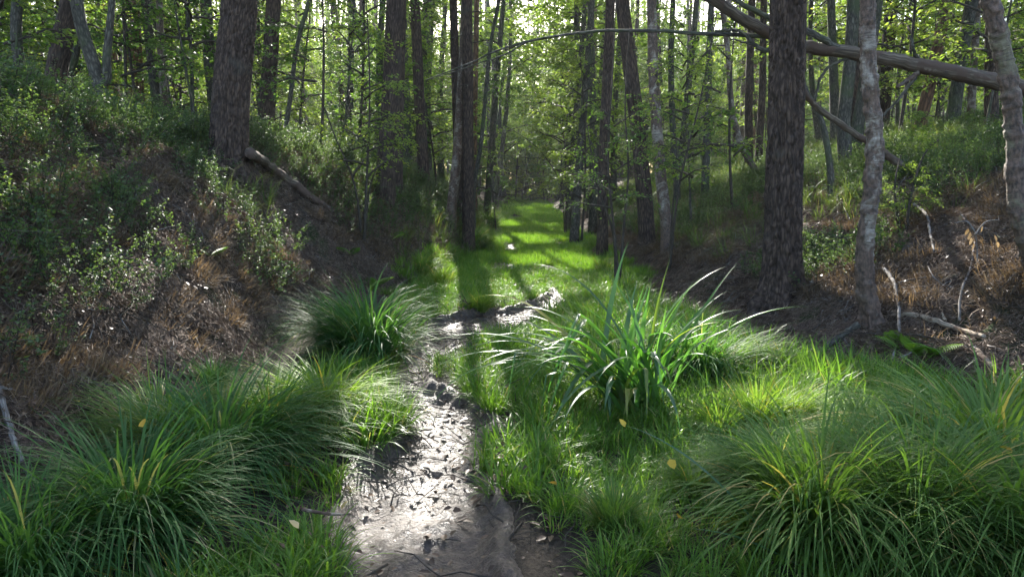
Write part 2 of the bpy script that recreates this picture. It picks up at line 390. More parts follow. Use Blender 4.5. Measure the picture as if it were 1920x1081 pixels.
def ground_mat():
    m, N, L, b = new_mat('forest_floor')
    tc = N.new('ShaderNodeTexCoord')
    def noise(s, d=6, r=0.6):
        n = N.new('ShaderNodeTexNoise'); n.inputs['Scale'].default_value = s; n.inputs['Detail'].default_value = d; n.inputs['Roughness'].default_value = r
        L.new(tc.outputs['Object'], n.inputs['Vector']); return n
    n1, n2, n3, n4 = noise(45), noise(5), noise(1.3), noise(160, 3)
    c1 = ramp(N, [(0.3, (0.03, 0.022, 0.016)), (0.5, (0.125, 0.085, 0.062)), (0.72, (0.25, 0.175, 0.125))]); L.new(n1.outputs['Fac'], c1.inputs['Fac'])
    c2 = ramp(N, [(0.35, (0.35, 0.33, 0.32)), (0.6, (1, 1, 1))]); L.new(n2.outputs['Fac'], c2.inputs['Fac'])
    mx = N.new('ShaderNodeMixRGB'); mx.blend_type = 'MULTIPLY'; mx.inputs[0].default_value = 1; L.new(c1.outputs[0], mx.inputs[1]); L.new(c2.outputs[0], mx.inputs[2])
    moss = N.new('ShaderNodeMapRange'); moss.inputs['From Min'].default_value = 0.56; moss.inputs['From Max'].default_value = 0.64; L.new(n3.outputs['Fac'], moss.inputs['Value'])
    mc = ramp(N, [(0.3, (0.012, 0.02, 0.006)), (0.7, (0.05, 0.075, 0.02))]); L.new(n4.outputs['Fac'], mc.inputs['Fac'])
    m2 = N.new('ShaderNodeMixRGB'); L.new(moss.outputs[0], m2.inputs[0]); L.new(mx.outputs[0], m2.inputs[1]); L.new(mc.outputs[0], m2.inputs[2])
    a = N.new('ShaderNodeAttribute'); a.attribute_name = 'rnd'          # 1 on the grassy ditch floor
    fc = ramp(N, [(0.3, (0.02, 0.016, 0.011)), (0.7, (0.075, 0.058, 0.04))]); L.new(n1.outputs['Fac'], fc.inputs['Fac'])
    m3 = N.new('ShaderNodeMixRGB'); L.new(a.outputs['Fac'], m3.inputs[0]); L.new(m2.outputs[0], m3.inputs[1]); L.new(fc.outputs[0], m3.inputs[2])
    L.new(m3.outputs[0], b.inputs['Base Color']); b.inputs['Roughness'].default_value = 0.9; b.inputs['Specular IOR Level'].default_value = 0.2
    ad = N.new('ShaderNodeMath'); ad.operation = 'MULTIPLY_ADD'; ad.inputs[1].default_value = 0.5; L.new(n4.outputs['Fac'], ad.inputs[0]); L.new(n1.outputs['Fac'], ad.inputs[2])
    bp = N.new('ShaderNodeBump'); bp.inputs['Strength'].default_value = 0.9; bp.inputs['Distance'].default_value = 0.03
    L.new(ad.outputs[0], bp.inputs['Height']); L.new(bp.outputs[0], b.inputs['Normal'])
    return m
def mud_mat():
    m, N, L, b = new_mat('wet_mud')
    tc = N.new('ShaderNodeTexCoord')
    def noise(s, d=6, r=0.6):
        n = N.new('ShaderNodeTexNoise'); n.inputs['Scale'].default_value = s; n.inputs['Detail'].default_value = d; n.inputs['Roughness'].default_value = r
        L.new(tc.outputs['Object'], n.inputs['Vector']); return n
    n1, n2, n3 = noise(28), noise(2.2, 3), noise(110, 4)
    c1 = ramp(N, [(0.3, (0.018, 0.012, 0.008)), (0.55, (0.07, 0.048, 0.033)), (0.75, (0.15, 0.11, 0.08))]); L.new(n1.outputs['Fac'], c1.inputs['Fac'])
    L.new(c1.outputs[0], b.inputs['Base Color'])
    rr = N.new('ShaderNodeMapRange'); rr.inputs['From Min'].default_value = 0.4; rr.inputs['From Max'].default_value = 0.65
    rr.inputs['To Min'].default_value = 0.3; rr.inputs['To Max'].default_value = 0.62
    L.new(n2.outputs['Fac'], rr.inputs['Value']); L.new(rr.outputs[0], b.inputs['Roughness'])
    b.inputs['Specular IOR Level'].default_value = 0.5
    ad = N.new('ShaderNodeMath'); ad.operation = 'MULTIPLY_ADD'; ad.inputs[1].default_value = 0.35; L.new(n3.outputs['Fac'], ad.inputs[0]); L.new(n1.outputs['Fac'], ad.inputs[2])
    bp = N.new('ShaderNodeBump'); bp.inputs['Strength'].default_value = 0.9; bp.inputs['Distance'].default_value = 0.025
    L.new(ad.outputs[0], bp.inputs['Height']); L.new(bp.outputs[0], b.inputs['Normal'])
    return m
GROUND, MUD = ground_mat(), mud_mat()

# ------------------------------------------------------------------ object helpers
def link(name, me, parent=None, loc=None):
    o = bpy.data.objects.new(name, me); COL.objects.link(o)
    if parent is not None: o.parent = parent
    if loc is not None: o.location = loc
    return o
def tag(o, label=None, cat=None, group=None, kind=None):
    if label: o['label'] = label
    if cat: o['category'] = cat
    if group: o['group'] = group
    if kind: o['kind'] = kind
    return o
def empty(name, loc, label, cat, group=None):
    o = bpy.data.objects.new(name, None); COL.objects.link(o)
    o.location = loc; o.empty_display_size = 0.1
    return tag(o, label, cat, group)

# ------------------------------------------------------------------ the setting
def spaced(segs):
    out = []
    for a, b, s in segs: out.append(np.arange(a, b, s))
    out.append([segs[-1][1]]); return np.concatenate(out)
xs = spaced([(-140, -60, 8), (-60, -20, 2.0), (-20, -8, 0.5), (-8, -5, 0.12), (-5, 5.5, 0.05), (5.5, 9, 0.1), (9, 22, 0.5), (22, 60, 2.0), (60, 140, 8)])
ys = spaced([(-30, -6, 2), (-6, 1.5, 0.3), (1.5, 9, 0.05), (9, 14, 0.08), (14, 24, 0.2), (24, 50, 0.5), (50, 110, 2), (110, 240, 8)])
GX, GY = np.meshgrid(xs, ys)
GZ = ground_z(GX, GY)
nx, ny = len(xs), len(ys)
i, j = np.meshgrid(np.arange(ny - 1), np.arange(nx - 1), indexing='ij')
GF = np.stack([i * nx + j, i * nx + j + 1, (i + 1) * nx + j + 1, (i + 1) * nx + j], -1).reshape(-1, 4)
floor_mask = sstep(-0.15, 0.15, GX - foot_l(GY)) * sstep(-0.2, 0.1, foot_r(GY) - GX)
ground = link('ground', mk_mesh('ground', np.stack([GX, GY, GZ], -1), GF, GROUND, rnd=floor_mask.ravel(), smooth=True))
tag(ground, 'brown forest floor with a ditch between two banks', 'ground', kind='structure')

def mud_sheet(name, x0, x1, y0, y1, s, label):
    x = np.arange(x0, x1, s); y = np.arange(y0, y1, s)
    X, Y = np.meshgrid(x, y)
    sd = mud_sd(X, Y)
    z = ground_z(X, Y) - (1 - sstep(-0.1, 0.02, sd)) * 0.09 + 0.07
    z = z + 0.05 * (fbm(X * 7, Y * 7, 0, 12, 3) - 0.5) + 0.042 * (fbm(X * 18, Y * 18, 0, 13, 3) - 0.5)
    z = z - 0.012 * sstep(0.55, 0.7, fbm(X * 3, Y * 3, 0, 14, 2))
    m, n = X.shape
    i, j = np.meshgrid(np.arange(m - 1), np.arange(n - 1), indexing='ij')
    F = np.stack([i * n + j, i * n + j + 1, (i + 1) * n + j + 1, (i + 1) * n + j], -1).reshape(-1, 4)
    keep = (sd.ravel()[F] > -0.1).any(1)
    F = F[keep]; used, inv = np.unique(F, return_inverse=True)
    o = link(name, mk_mesh(name, np.stack([X, Y, z], -1).reshape(-1, 3)[used], inv.reshape(-1, 4), MUD, smooth=True))
    return tag(o, label, 'mud', kind='structure')
mud_sheet('muddy_path', -1.8, 1.2, 0.8, 11.8, 0.022, 'wet dark mud winding along the ditch floor')
mud_sheet('muddy_patch', -0.7, 0.4, 13.4, 21.4, 0.05, 'small bare muddy patches in the grass of the path')

# ------------------------------------------------------------------ sunlit places: gaps in the canopy line up with these
KEY = []
def key(px, py, r=0.35, lift=0.1):
    KEY.append((ground_hit(px, py) + np.array([0, 0, lift]), r))
for a in [(790, 850, .42), (760, 930, .38), (830, 790, .25), (720, 980, .2), (660, 745, .45, .3), (620, 790, .35, .3), (840, 700, .5), (900, 735, .35), (880, 612, .4), (960, 600, .35), (1040, 572, .4),
          (1360, 770, .65, .3), (1430, 745, .6, .3), (1300, 800, .4, .2), (1400, 820, .4, .3), (1020, 840, .25), (960, 880, .2), (1110, 560, .35, .3), (1180, 640, .3, .6), (1090, 690, .25, .5),
          (900, 555, .5), (850, 520, .5, .2), (820, 500, .5, .2), (990, 545, .5), (1040, 500, .9), (960, 470, .8), (1000, 455, 1.0), (960, 425, 1.1), (985, 405, 1.4), (975, 390, 2), (985, 372, 3),
          (430, 400, .8, .3), (460, 440, .8, .3), (490, 480, .8, .3), (520, 530, .6, .3), (540, 570, .5, .3), (350, 330, .8, .3), (400, 360, .8, .3), (300, 300, .6, .3), (420, 560, .45, .1), (60, 430, .4, .2), (150, 470, .45, .2), (250, 560, .35, .2), (350, 480, .5, .2), (300, 390, .45, .2), (1750, 560, .4, .1), (1560, 520, .4, .1), (1820, 480, .4, .2), (200, 330, .4, .3), (100, 300, .35, .3), (260, 420, .25, .2), (150, 520, .2, .2), (600, 440, .35, .1), (680, 470, .3, .1),
          (1620, 440, .3, .3), (1560, 390, .8, .3), (1700, 420, .3, .4), (300, 800, .2, .3), (480, 820, .2, .3), (1500, 860, .15, .4), (1100, 920, .18)]:
    key(*a)
for (px, py, d, r) in [(1606, 470, 6.8, .14), (1612, 400, 6.8, .14), (1625, 150, 6.8, .3), (1885, 300, 6.0, .2), (1890, 420, 6.0, .2), (1880, 250, 6, .15), (560, 300, 13.5, .8), (610, 320, 14, .6), (1700, 270, 15, .9), (1560, 330, 15, .8), (1400, 320, 19, 1.0)]:
    KEY.append((at(px, py, d), r))
KP = np.array([k[0] for k in KEY]); KR = np.minimum(np.array([k[1] for k in KEY]), np.where(KP[:, 1] > 13, 1.3, 0.75))
def sun_gap(P, grow=0.0):
    """True where a point lies inside one of the sun gaps"""
    out = np.zeros(len(P), bool)
    for p, r in zip(KP, KR):
        q = P - p; t = q @ SUN
        d2 = (q * q).sum(1) - t * t
        out |= (t > 0.6) & (d2 < (r + grow) ** 2)
    return out

# ------------------------------------------------------------------ crowns
def make_crown(seed, H, R, limbs, twigs, lpt, leafL, twigL, mat, up=(0.1, 0.6), droop=0.15, kind='broad', prof=None, aspect=0.62, fine=False):
    g = np.random.default_rng(seed)
    wood = Geo(); LP, LD, LN = [], [], []
    for k in range(limbs):
        h = H * (k + g.uniform(0, 0.8)) / limbs
        az = k * 2.399 + g.uniform(-0.5, 0.5)
        t = h / H
        ln = R * ((1 - t) ** 0.6 * 0.85 + 0.2 if prof is None else prof(t)) * g.uniform(0.7, 1.15)
        el = g.uniform(*up) + 0.5 * t
        n = 6
        d = np.array([math.cos(az) * math.cos(el), math.sin(az) * math.cos(el), math.sin(el)])
        s = np.linspace(0, 1, n)
        P = np.array([0, 0, h])[None] + d[None] * (s * ln)[:, None]
        P[:, 2] -= droop * ln * s ** 2
        P[1:, :] += g.normal(0, 0.045 * ln, (n - 1, 3)) * s[1:, None]
        wood.add(*tube(P, np.linspace(0.012 + 0.011 * ln, 0.004, n), 5))
        for q in range(twigs):
            tt = 0.2 + 0.8 * (q + g.uniform(0, 1)) / twigs
            x = tt * (n - 1); a = min(int(x), n - 2); f = x - a
            B = P[a] * (1 - f) + P[a + 1] * f
            ta = az + g.choice([-1, 1]) * g.uniform(0.3, 1.15)
            te = g.uniform(-0.35, 0.45)
            tl = twigL * g.uniform(0.55, 1.2) * (1.1 - 0.45 * tt)
            td = np.array([math.cos(ta) * math.cos(te), math.sin(ta) * math.cos(te), math.sin(te)])
            s3 = np.linspace(0, 1, 4)
            TP = B + td * (s3 * tl)[:, None]; TP[:, 2] -= 0.2 * tl * s3 ** 2 + droop * 0.8 * tl * s3 ** 2
            TP[1:] += g.normal(0, 0.05 * tl, (3, 3))
            wood.add(*tube(TP, np.array([0.006, 0.005, 0.004, 0.0025]), 3, cap=False))
            m = max(3, int(lpt * tl / twigL))
            u = g.uniform(0.12, 1.05, m) * 3; ia = np.clip(u.astype(int), 0, 2); f = (u - ia)[:, None]
            LPq = TP[ia] * (1 - f) + TP[ia + 1] * f
            if kind == 'broad':
                side = g.choice([-1, 1], m) * g.uniform(0.3, 1.2, m)
                la = ta + side; le = g.uniform(-0.75, 0.35, m)
                LD.append(np.stack([np.cos(la) * np.cos(le), np.sin(la) * np.cos(le), np.sin(le)], -1))
                nn = np.stack([g.normal(0, 0.5, m), g.normal(0, 0.5, m), np.ones(m)], -1); LN.append(unit(nn))
                LP.append(LPq + g.normal(0, 0.025, (m, 3)))
            else:
                LP.append(LPq)
                LD.append(np.repeat(td[None], m, 0)); LN.append(np.repeat(np.array([[0, 0, 1.0]]), m, 0))
    LP, LD, LN = np.concatenate(LP), np.concatenate(LD), np.concatenate(LN)
    if kind == 'pine':                        # bundles of needles
        m = 11
        P = np.repeat(LP, m, 0); D = unit(np.repeat(LD, m, 0) * 0.5 + g.normal(0, 0.8, (len(P), 3)) + np.array([0, 0, 0.25]))
        LP, LD, LN = P, D, unit(g.normal(0, 1, (len(P), 3)))
        L = g.uniform(0.07, 0.13, len(P)); W = L * 0.12
    else:
        L = leafL * g.uniform(0.6, 1.25, len(LP)); W = L * aspect * g.uniform(0.8, 1.15, len(LP))
    LV = leaf_verts(LP, LD, LN, L, W, g) if fine else leaf_quads(LP, LD, LN, L, W)
    rnd = np.clip(g.beta(2, 3, len(LP)) + 0.15 * (fbm(LP[:, 0] * 1.3, LP[:, 1] * 1.3, LP[:, 2] * 1.3, seed, 2) - 0.5), 0, 1)
    return dict(H=H, R=R, LV=LV, rnd=rnd, mat=mat, LW=(np.concatenate(wood.V), np.concatenate(wood.F), np.concatenate(wood.C)), limbs=wood.mesh('limbs', TWIG), crown=crown_mesh(LV, mat, rnd))

def add_crown(root, proto, local=(0, 0, 0), rot=0.0, sc=1.0):
    """limbs + crown as parts of root, leaves standing in a sun gap left out"""
    M = Matrix.Translation(Vector(local)) @ Matrix.Rotation(rot, 4, 'Z') @ Matrix.Scale(sc, 4)
    W = np.array(root_matrix(root) @ M)
    ctr = W[:3, :3] @ np.array([0, 0, proto['H'] / 2]) + W[:3, 3]
    rad = (proto['R'] * 1.3 + proto['H'] * 0.6) * sc
    q = ctr - KP; t = q @ SUN; d2 = (q * q).sum(1) - t * t
    me, ml = proto['crown'], proto['limbs']
    if ((d2 < (KR + rad) ** 2) & (t > -rad)).any():
        C = proto['LV'].mean(1) @ W[:3, :3].T + W[:3, 3]
        gap = sun_gap(C)
        if gap.any():
            LV = proto['LV'][~gap]
            if len(LV):
                me = crown_mesh(LV, proto['mat'], proto['rnd'][~gap])
            else: me = None
        Vw, Fw, Cw = proto['LW']
        bad = sun_gap(Vw @ W[:3, :3].T + W[:3, 3])
        if bad.any():
            Fk = Fw[~bad[Fw].any(1)]; used, inv = np.unique(Fk, return_inverse=True)
            ml = mk_mesh('limbs', Vw[used], inv.reshape(-1, 4), TWIG, coord=Cw[used], smooth=True) if len(Fk) else None
    if me is not None:
        o = link('crown', me, root); o.matrix_local = M
    if ml is not None:
        o = link('limbs', ml, root); o.matrix_local = M; o['kind'] = 'stuff'
def root_matrix(o):
    return Matrix.LocRotScale(o.location, o.rotation_euler, o.scale)

OAKC = [make_crown(100 + k, 6.0, 2.4, 24, 14, 26, 0.115, 0.8, LEAF_OAK, (-0.1, 0.5), 0.12) for k in range(3)]
BIRC = [make_crown(200 + k, 7.5, 2.0, 24, 12, 24, 0.078, 0.85, LEAF_BIRCH, (0.1, 0.7), 0.45) for k in range(3)]
PINC = [make_crown(300 + k, 5.0, 2.0, 16, 9, 5, 0.1, 0.6, NEEDLE, (0.1, 0.6), 0.1, 'pine') for k in range(3)]
SAPC = [make_crown(400 + k, 4.4, 1.5, 22, 12, 20, 0.085, 0.65, LEAF_BIRCH if k % 2 else LEAF_ROWAN, (0.0, 0.5), 0.18) for k in range(4)]
NEARC = [make_crown(450 + k, 4.2, 1.35, 19, 10, 18, 0.068, 0.6, LEAF_BIRCH if k % 2 else LEAF_ROWAN, (0.1, 0.6), 0.18, fine=True) for k in range(2)]
CANOPY = [make_crown(500 + k, 6.0, 3.0, 24, 13, 22, 0.12, 0.95, LEAF_OAK, (0.0, 0.5), 0.12, prof=lambda t: 0.5 + 0.9 * t * (1.25 - t)) for k in range(2)]

# ------------------------------------------------------------------ tree trunks
def bark_relief(P, r, n, amp, seed, sx=1.0):
    """ridged plates running up the stem, as radial offsets (K,n)"""
    a = np.linspace(0, 2 * np.pi, n, endpoint=False)[None]
    s = np.concatenate([[0], np.cumsum(np.linalg.norm(np.diff(P, axis=0), axis=1))])[:, None]
    X, Y, Z = np.cos(a) * r[:, None], np.sin(a) * r[:, None], s + 0 * a
    wx = 0.5 * (fbm(X * 9, Y * 9, Z * 3, seed + 5, 2) - 0.5)
    f = 24 * sx
    w2 = fbm(X * 14, Y * 14, Z * 9, seed + 9, 3) - 0.5
    n1 = fbm(X * f * 0.8 + wx * 4 + w2 * 2, Y * f * 0.8 + wx * 4 - w2 * 2, Z * f * 0.11 + wx * 3, seed, 2)
    n2 = fbm(X * f * 2.3, Y * f * 2.3, Z * f * 0.8, seed + 1, 2)
    n3 = fbm(X * f * 0.5 + w2, Y * f * 0.5, Z * f * 0.5 + w2 * 3, seed + 2, 2)
    rid = np.minimum(np.abs(2 * n1 - 1) * 4.5, 1.0) * np.minimum(np.abs(2 * n3 - 1) * 6 + 0.45, 1.0)
    h = rid * 0.72 + 0.28 * n2
    return amp * (h - 0.6)

def trunk_world(spec_pts, d, w_px, H, flare=0.5, nseg=60):
    """pixel path base->top at distance d, continued upwards; returns local points, radii, base"""
    P = [at(px, py, d) for px, py in spec_pts]
    b = P[0].copy(); zg = gz(b[0], b[1])
    base = np.array([b[0], b[1], zg])
    if P[0][2] > zg + 0.05: P = [base.copy()] + P if P[0][2] > zg + 0.6 else [base.copy()] + P[1:]
    else:
        P = [base.copy()] + [p for p in P[1:] if p[2] > zg + 0.3]
    top = P[-1]; dirv = unit((P[-1] - P[-2])[None])[0]
    k = 0
    while top[2] - zg < H:
        dirv = unit((dirv * 0.8 + np.array([0, 0, 0.2]))[None])[0]
        top = top + dirv * 1.5; P.append(top); k += 1
    P = np.array([P[0] - np.array([0, 0, 0.3])] + P)
    S = smooth_path(P, nseg)
    hh = (S[:, 2] - zg)
    r0 = w_px / 2 / F_PX * d
    r = r0 * np.clip(1 - 0.72 * np.clip(hh, 0, None) / H, 0.08, 1)
    r = r * (1 + flare * np.exp(-np.clip(hh, 0, None) / 0.16))
    return S - base, r, base

def explicit_tree(name, label, cat, kind, pts, d, w, H=15, crown=None, flare=0.4, hi=False, group=None, crown_z=None, csc=1.0, stubs=3, seed=0):
    mat = {'pine': PINE, 'birch': BIRCH, 'dull': BIRCH_DULL, 'oak': OAK, 'red': PINE_UP}[kind]
    S, r, base = trunk_world(pts, d, w, H, flare, 260 if hi else 46)
    g = np.random.default_rng(900 + seed + int(pts[0][0]))
    n = 110 if hi else (26 if w > 25 else 14)
    if hi:                                     # close trunk: dense rows in view, real bark plates
        S = smooth_path(S, 420); hh = S[:, 2]
        r = np.interp(hh, *(lambda o: (o[0], o[1]))((np.maximum.accumulate(np.linspace(S[0, 2], S[-1, 2], len(r))), r)))
        # resample so that the lowest 4.5 m carry most rows
        low = hh < 5.0
        idx = np.concatenate([np.linspace(0, low.sum() - 1, 330), np.linspace(low.sum(), len(S) - 1, 40)])
        S = np.stack([np.interp(idx, np.arange(len(S)), S[:, c]) for c in range(3)], 1); r = np.interp(idx, np.arange(len(r)), r)
        hh = S[:, 2]
        r0 = w / 2 / F_PX * d
        r = r0 * np.clip(1 - 0.6 * np.clip(hh, 0, None) / H, 0.1, 1) * (1 + flare * np.exp(-np.clip(hh, 0, None) / 0.2))
        rel = bark_relief(S, r, n, 0.05 if kind == 'pine' else 0.004, 70 + seed)
        if kind in ('birch', 'dull'):           # horizontal bands, swellings and curled flakes
            a_ = np.linspace(0, 2 * np.pi, n, endpoint=False)[None]; X_, Y_, Z_ = np.cos(a_) * r0, np.sin(a_) * r0, hh[:, None] + 0 * a_
            fl = fbm(X_ * 9, Y_ * 9, Z_ * 16, seed, 3)
            rel = rel + 0.012 * (fbm(X_ * 4, Y_ * 4, Z_ * 5, seed + 4, 2) - 0.5) + 0.008 * sstep(0.5, 0.58, fl) * (1 + fbm(X_ * 30, Y_ * 30, Z_ * 50, seed, 2))
        a = np.linspace(0, 2 * np.pi, n, endpoint=False)[None]
        rel = rel + np.exp(-np.clip(hh, 0, None) / 0.22)[:, None] * r0 * 0.55 * np.maximum(0, np.cos(a * 5 + 1.3 + seed)) ** 2
    else:
        rel = bark_relief(S, r, n, 0.012 if kind in ('pine', 'oak') else 0.006, 70 + seed, 0.6)
    V, F, C = tube(S, r, n, rel)
    root = empty(name, base, label, cat, group)
    tr = link('trunk', mk_mesh('trunk', V, F, mat, coord=C, smooth=True), root)
    for k in range(stubs):                    # dead branch stubs
        z = g.uniform(1.5, min(H * 0.6, 7)); q = int(np.argmin(abs(S[:, 2] - z)))
        az = g.uniform(0, 6.28); ln = g.uniform(0.15, 0.9)
        dv = np.array([math.cos(az), math.sin(az), g.uniform(-0.2, 0.5)])
        P = S[q] + dv * np.linspace(0, ln, 4)[:, None] + np.vstack([np.zeros(3), g.normal(0, 0.04, (3, 3))])
        Vb, Fb, Cb = tube(P, np.linspace(0.016, 0.005, 4), 6)
        link('branch_stub', mk_mesh('branch_stub', Vb, Fb, TWIG, coord=Cb, smooth=True), tr)
    if crown is not None:
        cz = crown_z if crown_z is not None else H - crown['H'] * csc * 0.9
        q = int(np.argmin(abs(S[:, 2] - cz)))
        add_crown(root, crown, S[q], g.uniform(0, 6), csc)
    return root, S, base, r

T = explicit_tree
# --- near and middle trees, from the photograph
T('pine_tree', 'thick dark pine on the right bank in front of the fallen trunk', 'tree', 'pine', [(1463, 565), (1468, 400), (1474, 200), (1478, 0)], 8.3, 66, 17, PINC[0], 0.42, True, seed=1)
T('pine_tree', 'thick pine on the left bank top beside the slanting log', 'tree', 'pine', [(428, 300), (436, 150), (450, 0)], 11.0, 66, 17, PINC[1], 0.3, True, seed=2)
T('birch_tree', 'white peeling birch standing right of the thick dark pine', 'tree', 'birch', [(1634, 630), (1622, 520), (1621, 470), (1634, 360), (1640, 260), (1630, 150), (1627, 0)], 6.8, 31, 12, BIRC[0], 0.25, True, crown_z=7.5, stubs=1, seed=3)
T('birch_tree', 'birch leaning out of the right picture edge with sunlit bark', 'tree', 'dull', [(1948, 620), (1925, 500), (1906, 380), (1902, 250), (1885, 120), (1856, 0)], 6.0, 31, 12, BIRC[1], 0.2, True, crown_z=7.5, stubs=0, seed=4)
T('pine_tree', 'straight reddish pine just behind the thick left pine', 'tree', 'pine', [(497, 290), (505, 140), (513, 0)], 16.5, 30, 16, PINC[2], 0.2, seed=5)
T('pine_tree', 'stout leaning pine among bushes near the left edge', 'tree', 'pine', [(92, 205), (112, 100), (134, 0)], 12.5, 38, 15, PINC[0], 0.2, seed=6)
T('oak_tree', 'crooked oak with a bent side shoot near the left edge', 'tree', 'oak', [(170, 220), (186, 160), (172, 110), (152, 50), (143, 0)], 11.5, 24, 11, OAKC[0], 0.25, crown_z=4.2, stubs=1, seed=7)
T('oak_tree', 'slender grey tree between the leaning pine and the crooked oak', 'tree', 'oak', [(116, 200), (124, 150), (140, 110), (146, 60), (150, 0)], 15, 15, 11, OAKC[1], 0.1, crown_z=6, seed=8)
T('oak_tree', 'grey knobbly trunk near the left picture edge with thick middle', 'tree', 'oak', [(38, 200), (36, 120), (30, 60), (32, 0)], 14, 21, 11, OAKC[2], 0.1, crown_z=5.5, seed=9)
T('pine_tree', 'bluish grey pine beside the white speckled birch on the left', 'tree', 'oak', [(294, 200), (284, 110), (272, 0)], 17, 18, 15, PINC[1], 0.1, seed=10)
T('birch_tree', 'white speckled birch in the left wood beside a grey pine', 'tree', 'birch', [(312, 225), (304, 130), (298, 0)], 16.5, 14, 13, BIRC[2], 0.1, seed=11)
T('oak_tree', 'thin trunk leaning left behind the white speckled birch', 'tree', 'oak', [(330, 245), (312, 160), (300, 90), (285, 0)], 17.5, 10, 11, OAKC[0], 0.1, crown_z=6, seed=12)
T('oak_tree', 'thin dark sapling stem left of the thick left pine', 'tree', 'oak', [(359, 245), (360, 150), (355, 60), (348, 0)], 15, 8, 9, SAPC[0], 0.1, crown_z=3.8, seed=13)
T('pine_tree', 'grey pine partly hidden behind the thick left pine', 'tree', 'oak', [(402, 200), (392, 100), (386, 0)], 19, 24, 16, PINC[2], 0.1, seed=14)
T('oak_tree', 'thin dark tree curving right beside the reddish pine', 'tree', 'oak', [(530, 285), (545, 180), (556, 90), (580, 0)], 15, 9, 10, OAKC[1], 0.1, crown_z=4.0, csc=0.8, seed=15)
T('pine_tree', 'twin dark pine with spreading foot on the left bank by the path', 'tree', 'pine', [(722, 400), (732, 200), (740, 0)], 14, 36, 16, PINC[0], 0.35, seed=16)
T('pine_tree', 'pine standing close behind the twin pine by the path', 'tree', 'pine', [(742, 372), (745, 200), (750, 0)], 15.2, 27, 16, PINC[1], 0.25, seed=17)
T('pine_tree', 'slim pine between the twin pine and the path cluster', 'tree', 'pine', [(795, 335), (786, 180), (778, 0)], 19, 22, 16, PINC[2], 0.2, seed=18)
T('birch_tree', 'pale birch leaning into the trunk cluster left of the path', 'tree', 'birch', [(845, 422), (856, 300), (866, 150), (872, 0)], 17.5, 19, 14, BIRC[0], 0.2, crown_z=6.5, seed=19)
T('pine_tree', 'straight dark pine at the edge of the grassy path on the left', 'tree', 'pine', [(878, 425), (877, 200), (876, 0)], 17.2, 24, 16, PINC[0], 0.2, seed=20)
T('pine_tree', 'pine at the back of the trunk cluster left of the path', 'tree', 'pine', [(862, 395), (856, 200), (850, 0)], 19.5, 19, 16, PINC[1], 0.15, seed=21)
T('oak_tree', 'thin curved stem sweeping up right of the path cluster', 'tree', 'oak', [(888, 360), (903, 260), (912, 160), (922, 70), (936, 0)], 19.5, 9, 12, OAKC[2], 0.1, crown_z=7, seed=22)
T('pine_tree', 'orange barked pine glimpsed behind the path cluster', 'tree', 'red', [(888, 330), (891, 150), (894, 0)], 27, 13, 17, PINC[2], 0.1, seed=23)
T('pine_tree', 'dark straight trunk right of the path behind the thin sapling', 'tree', 'pine', [(1130, 415), (1134, 250), (1145, 0)], 16, 22, 15, PINC[0], 0.15, seed=24)
T('pine_tree', 'dark pine leaning left in the middle right of the path', 'tree', 'pine', [(1214, 415), (1200, 280), (1182, 130), (1166, 0)], 14.5, 31, 16, PINC[1], 0.25, seed=25)
T('birch_tree', 'speckled birch right beside the dark leaning pine', 'tree', 'birch', [(1252, 430), (1236, 300), (1226, 150), (1222, 0)], 13.5, 23, 13, BIRC[1], 0.2, crown_z=6, seed=26)
T('oak_tree', 'slender trunk behind the speckled birch in the middle', 'tree', 'oak', [(1270, 375), (1262, 250), (1258, 100), (1262, 0)], 18, 13, 12, OAKC[0], 0.1, crown_z=6, seed=27)
T('oak_tree', 'straight dark trunk midway between speckled birch and thick dark pine', 'tree', 'oak', [(1322, 350), (1326, 230), (1330, 100), (1334, 0)], 17, 15, 12, OAKC[1], 0.15, crown_z=6.5, seed=28)
T('birch_tree', 'young birch leaning left in front of twin trunks', 'tree', 'birch', [(1422, 345), (1392, 280), (1372, 200), (1366, 110), (1352, 0)], 17, 12, 10, BIRC[2], 0.1, crown_z=4.5, csc=0.8, seed=29)
T('pine_tree', 'reddish trunk of the pair just left of the thick dark pine', 'tree', 'pine', [(1404, 300), (1404, 200), (1410, 0)], 21, 16, 15, PINC[2], 0.1, seed=30)
T('pine_tree', 'darker trunk of the pair just left of the thick dark pine', 'tree', 'pine', [(1422, 300), (1428, 200), (1432, 0)], 20, 14, 15, PINC[0], 0.1, seed=31)
T('oak_tree', 'dark trunk behind the white birch under the fallen trunk', 'tree', 'oak', [(1586, 318), (1582, 230), (1594, 120), (1600, 0)], 14.5, 25, 13, OAKC[2], 0.25, crown_z=6, seed=32)
T('pine_tree', 'pine hidden half behind the white birch stem', 'tree', 'pine', [(1606, 300), (1604, 200), (1606, 0)], 16.5, 25, 15, PINC[1], 0.15, seed=33)
T('pine_tree', 'reddish pine leaning right under the fallen trunk', 'tree', 'red', [(1724, 248), (1745, 150), (1776, 0)], 18, 22, 16, PINC[2], 0.15, seed=34)
T('pine_tree', 'grey pine leaning right beyond the fallen trunk', 'tree', 'oak', [(1786, 225), (1800, 130), (1822, 0)], 17, 24, 15, PINC[0], 0.15, seed=35)
T('oak_tree', 'slim mottled trunk beside the leaning grey pine', 'tree', 'birch', [(1820, 225), (1826, 120), (1834, 0)], 18.5, 14, 13, BIRC[0], 0.1, seed=36)
T('pine_tree', 'dark pine just left of the leaning sunlit birch', 'tree', 'pine', [(1858, 265), (1858, 150), (1862, 0)], 14.5, 24, 15, PINC[1], 0.15, seed=37)
T('oak_tree', 'thin trunk with a kink right of the thick dark pine', 'tree', 'oak', [(1562, 330), (1548, 260), (1530, 200), (1512, 175), (1500, 120)], 11.5, 13, 7, SAPC[1], 0.15, crown_z=3.4, stubs=1, seed=38)

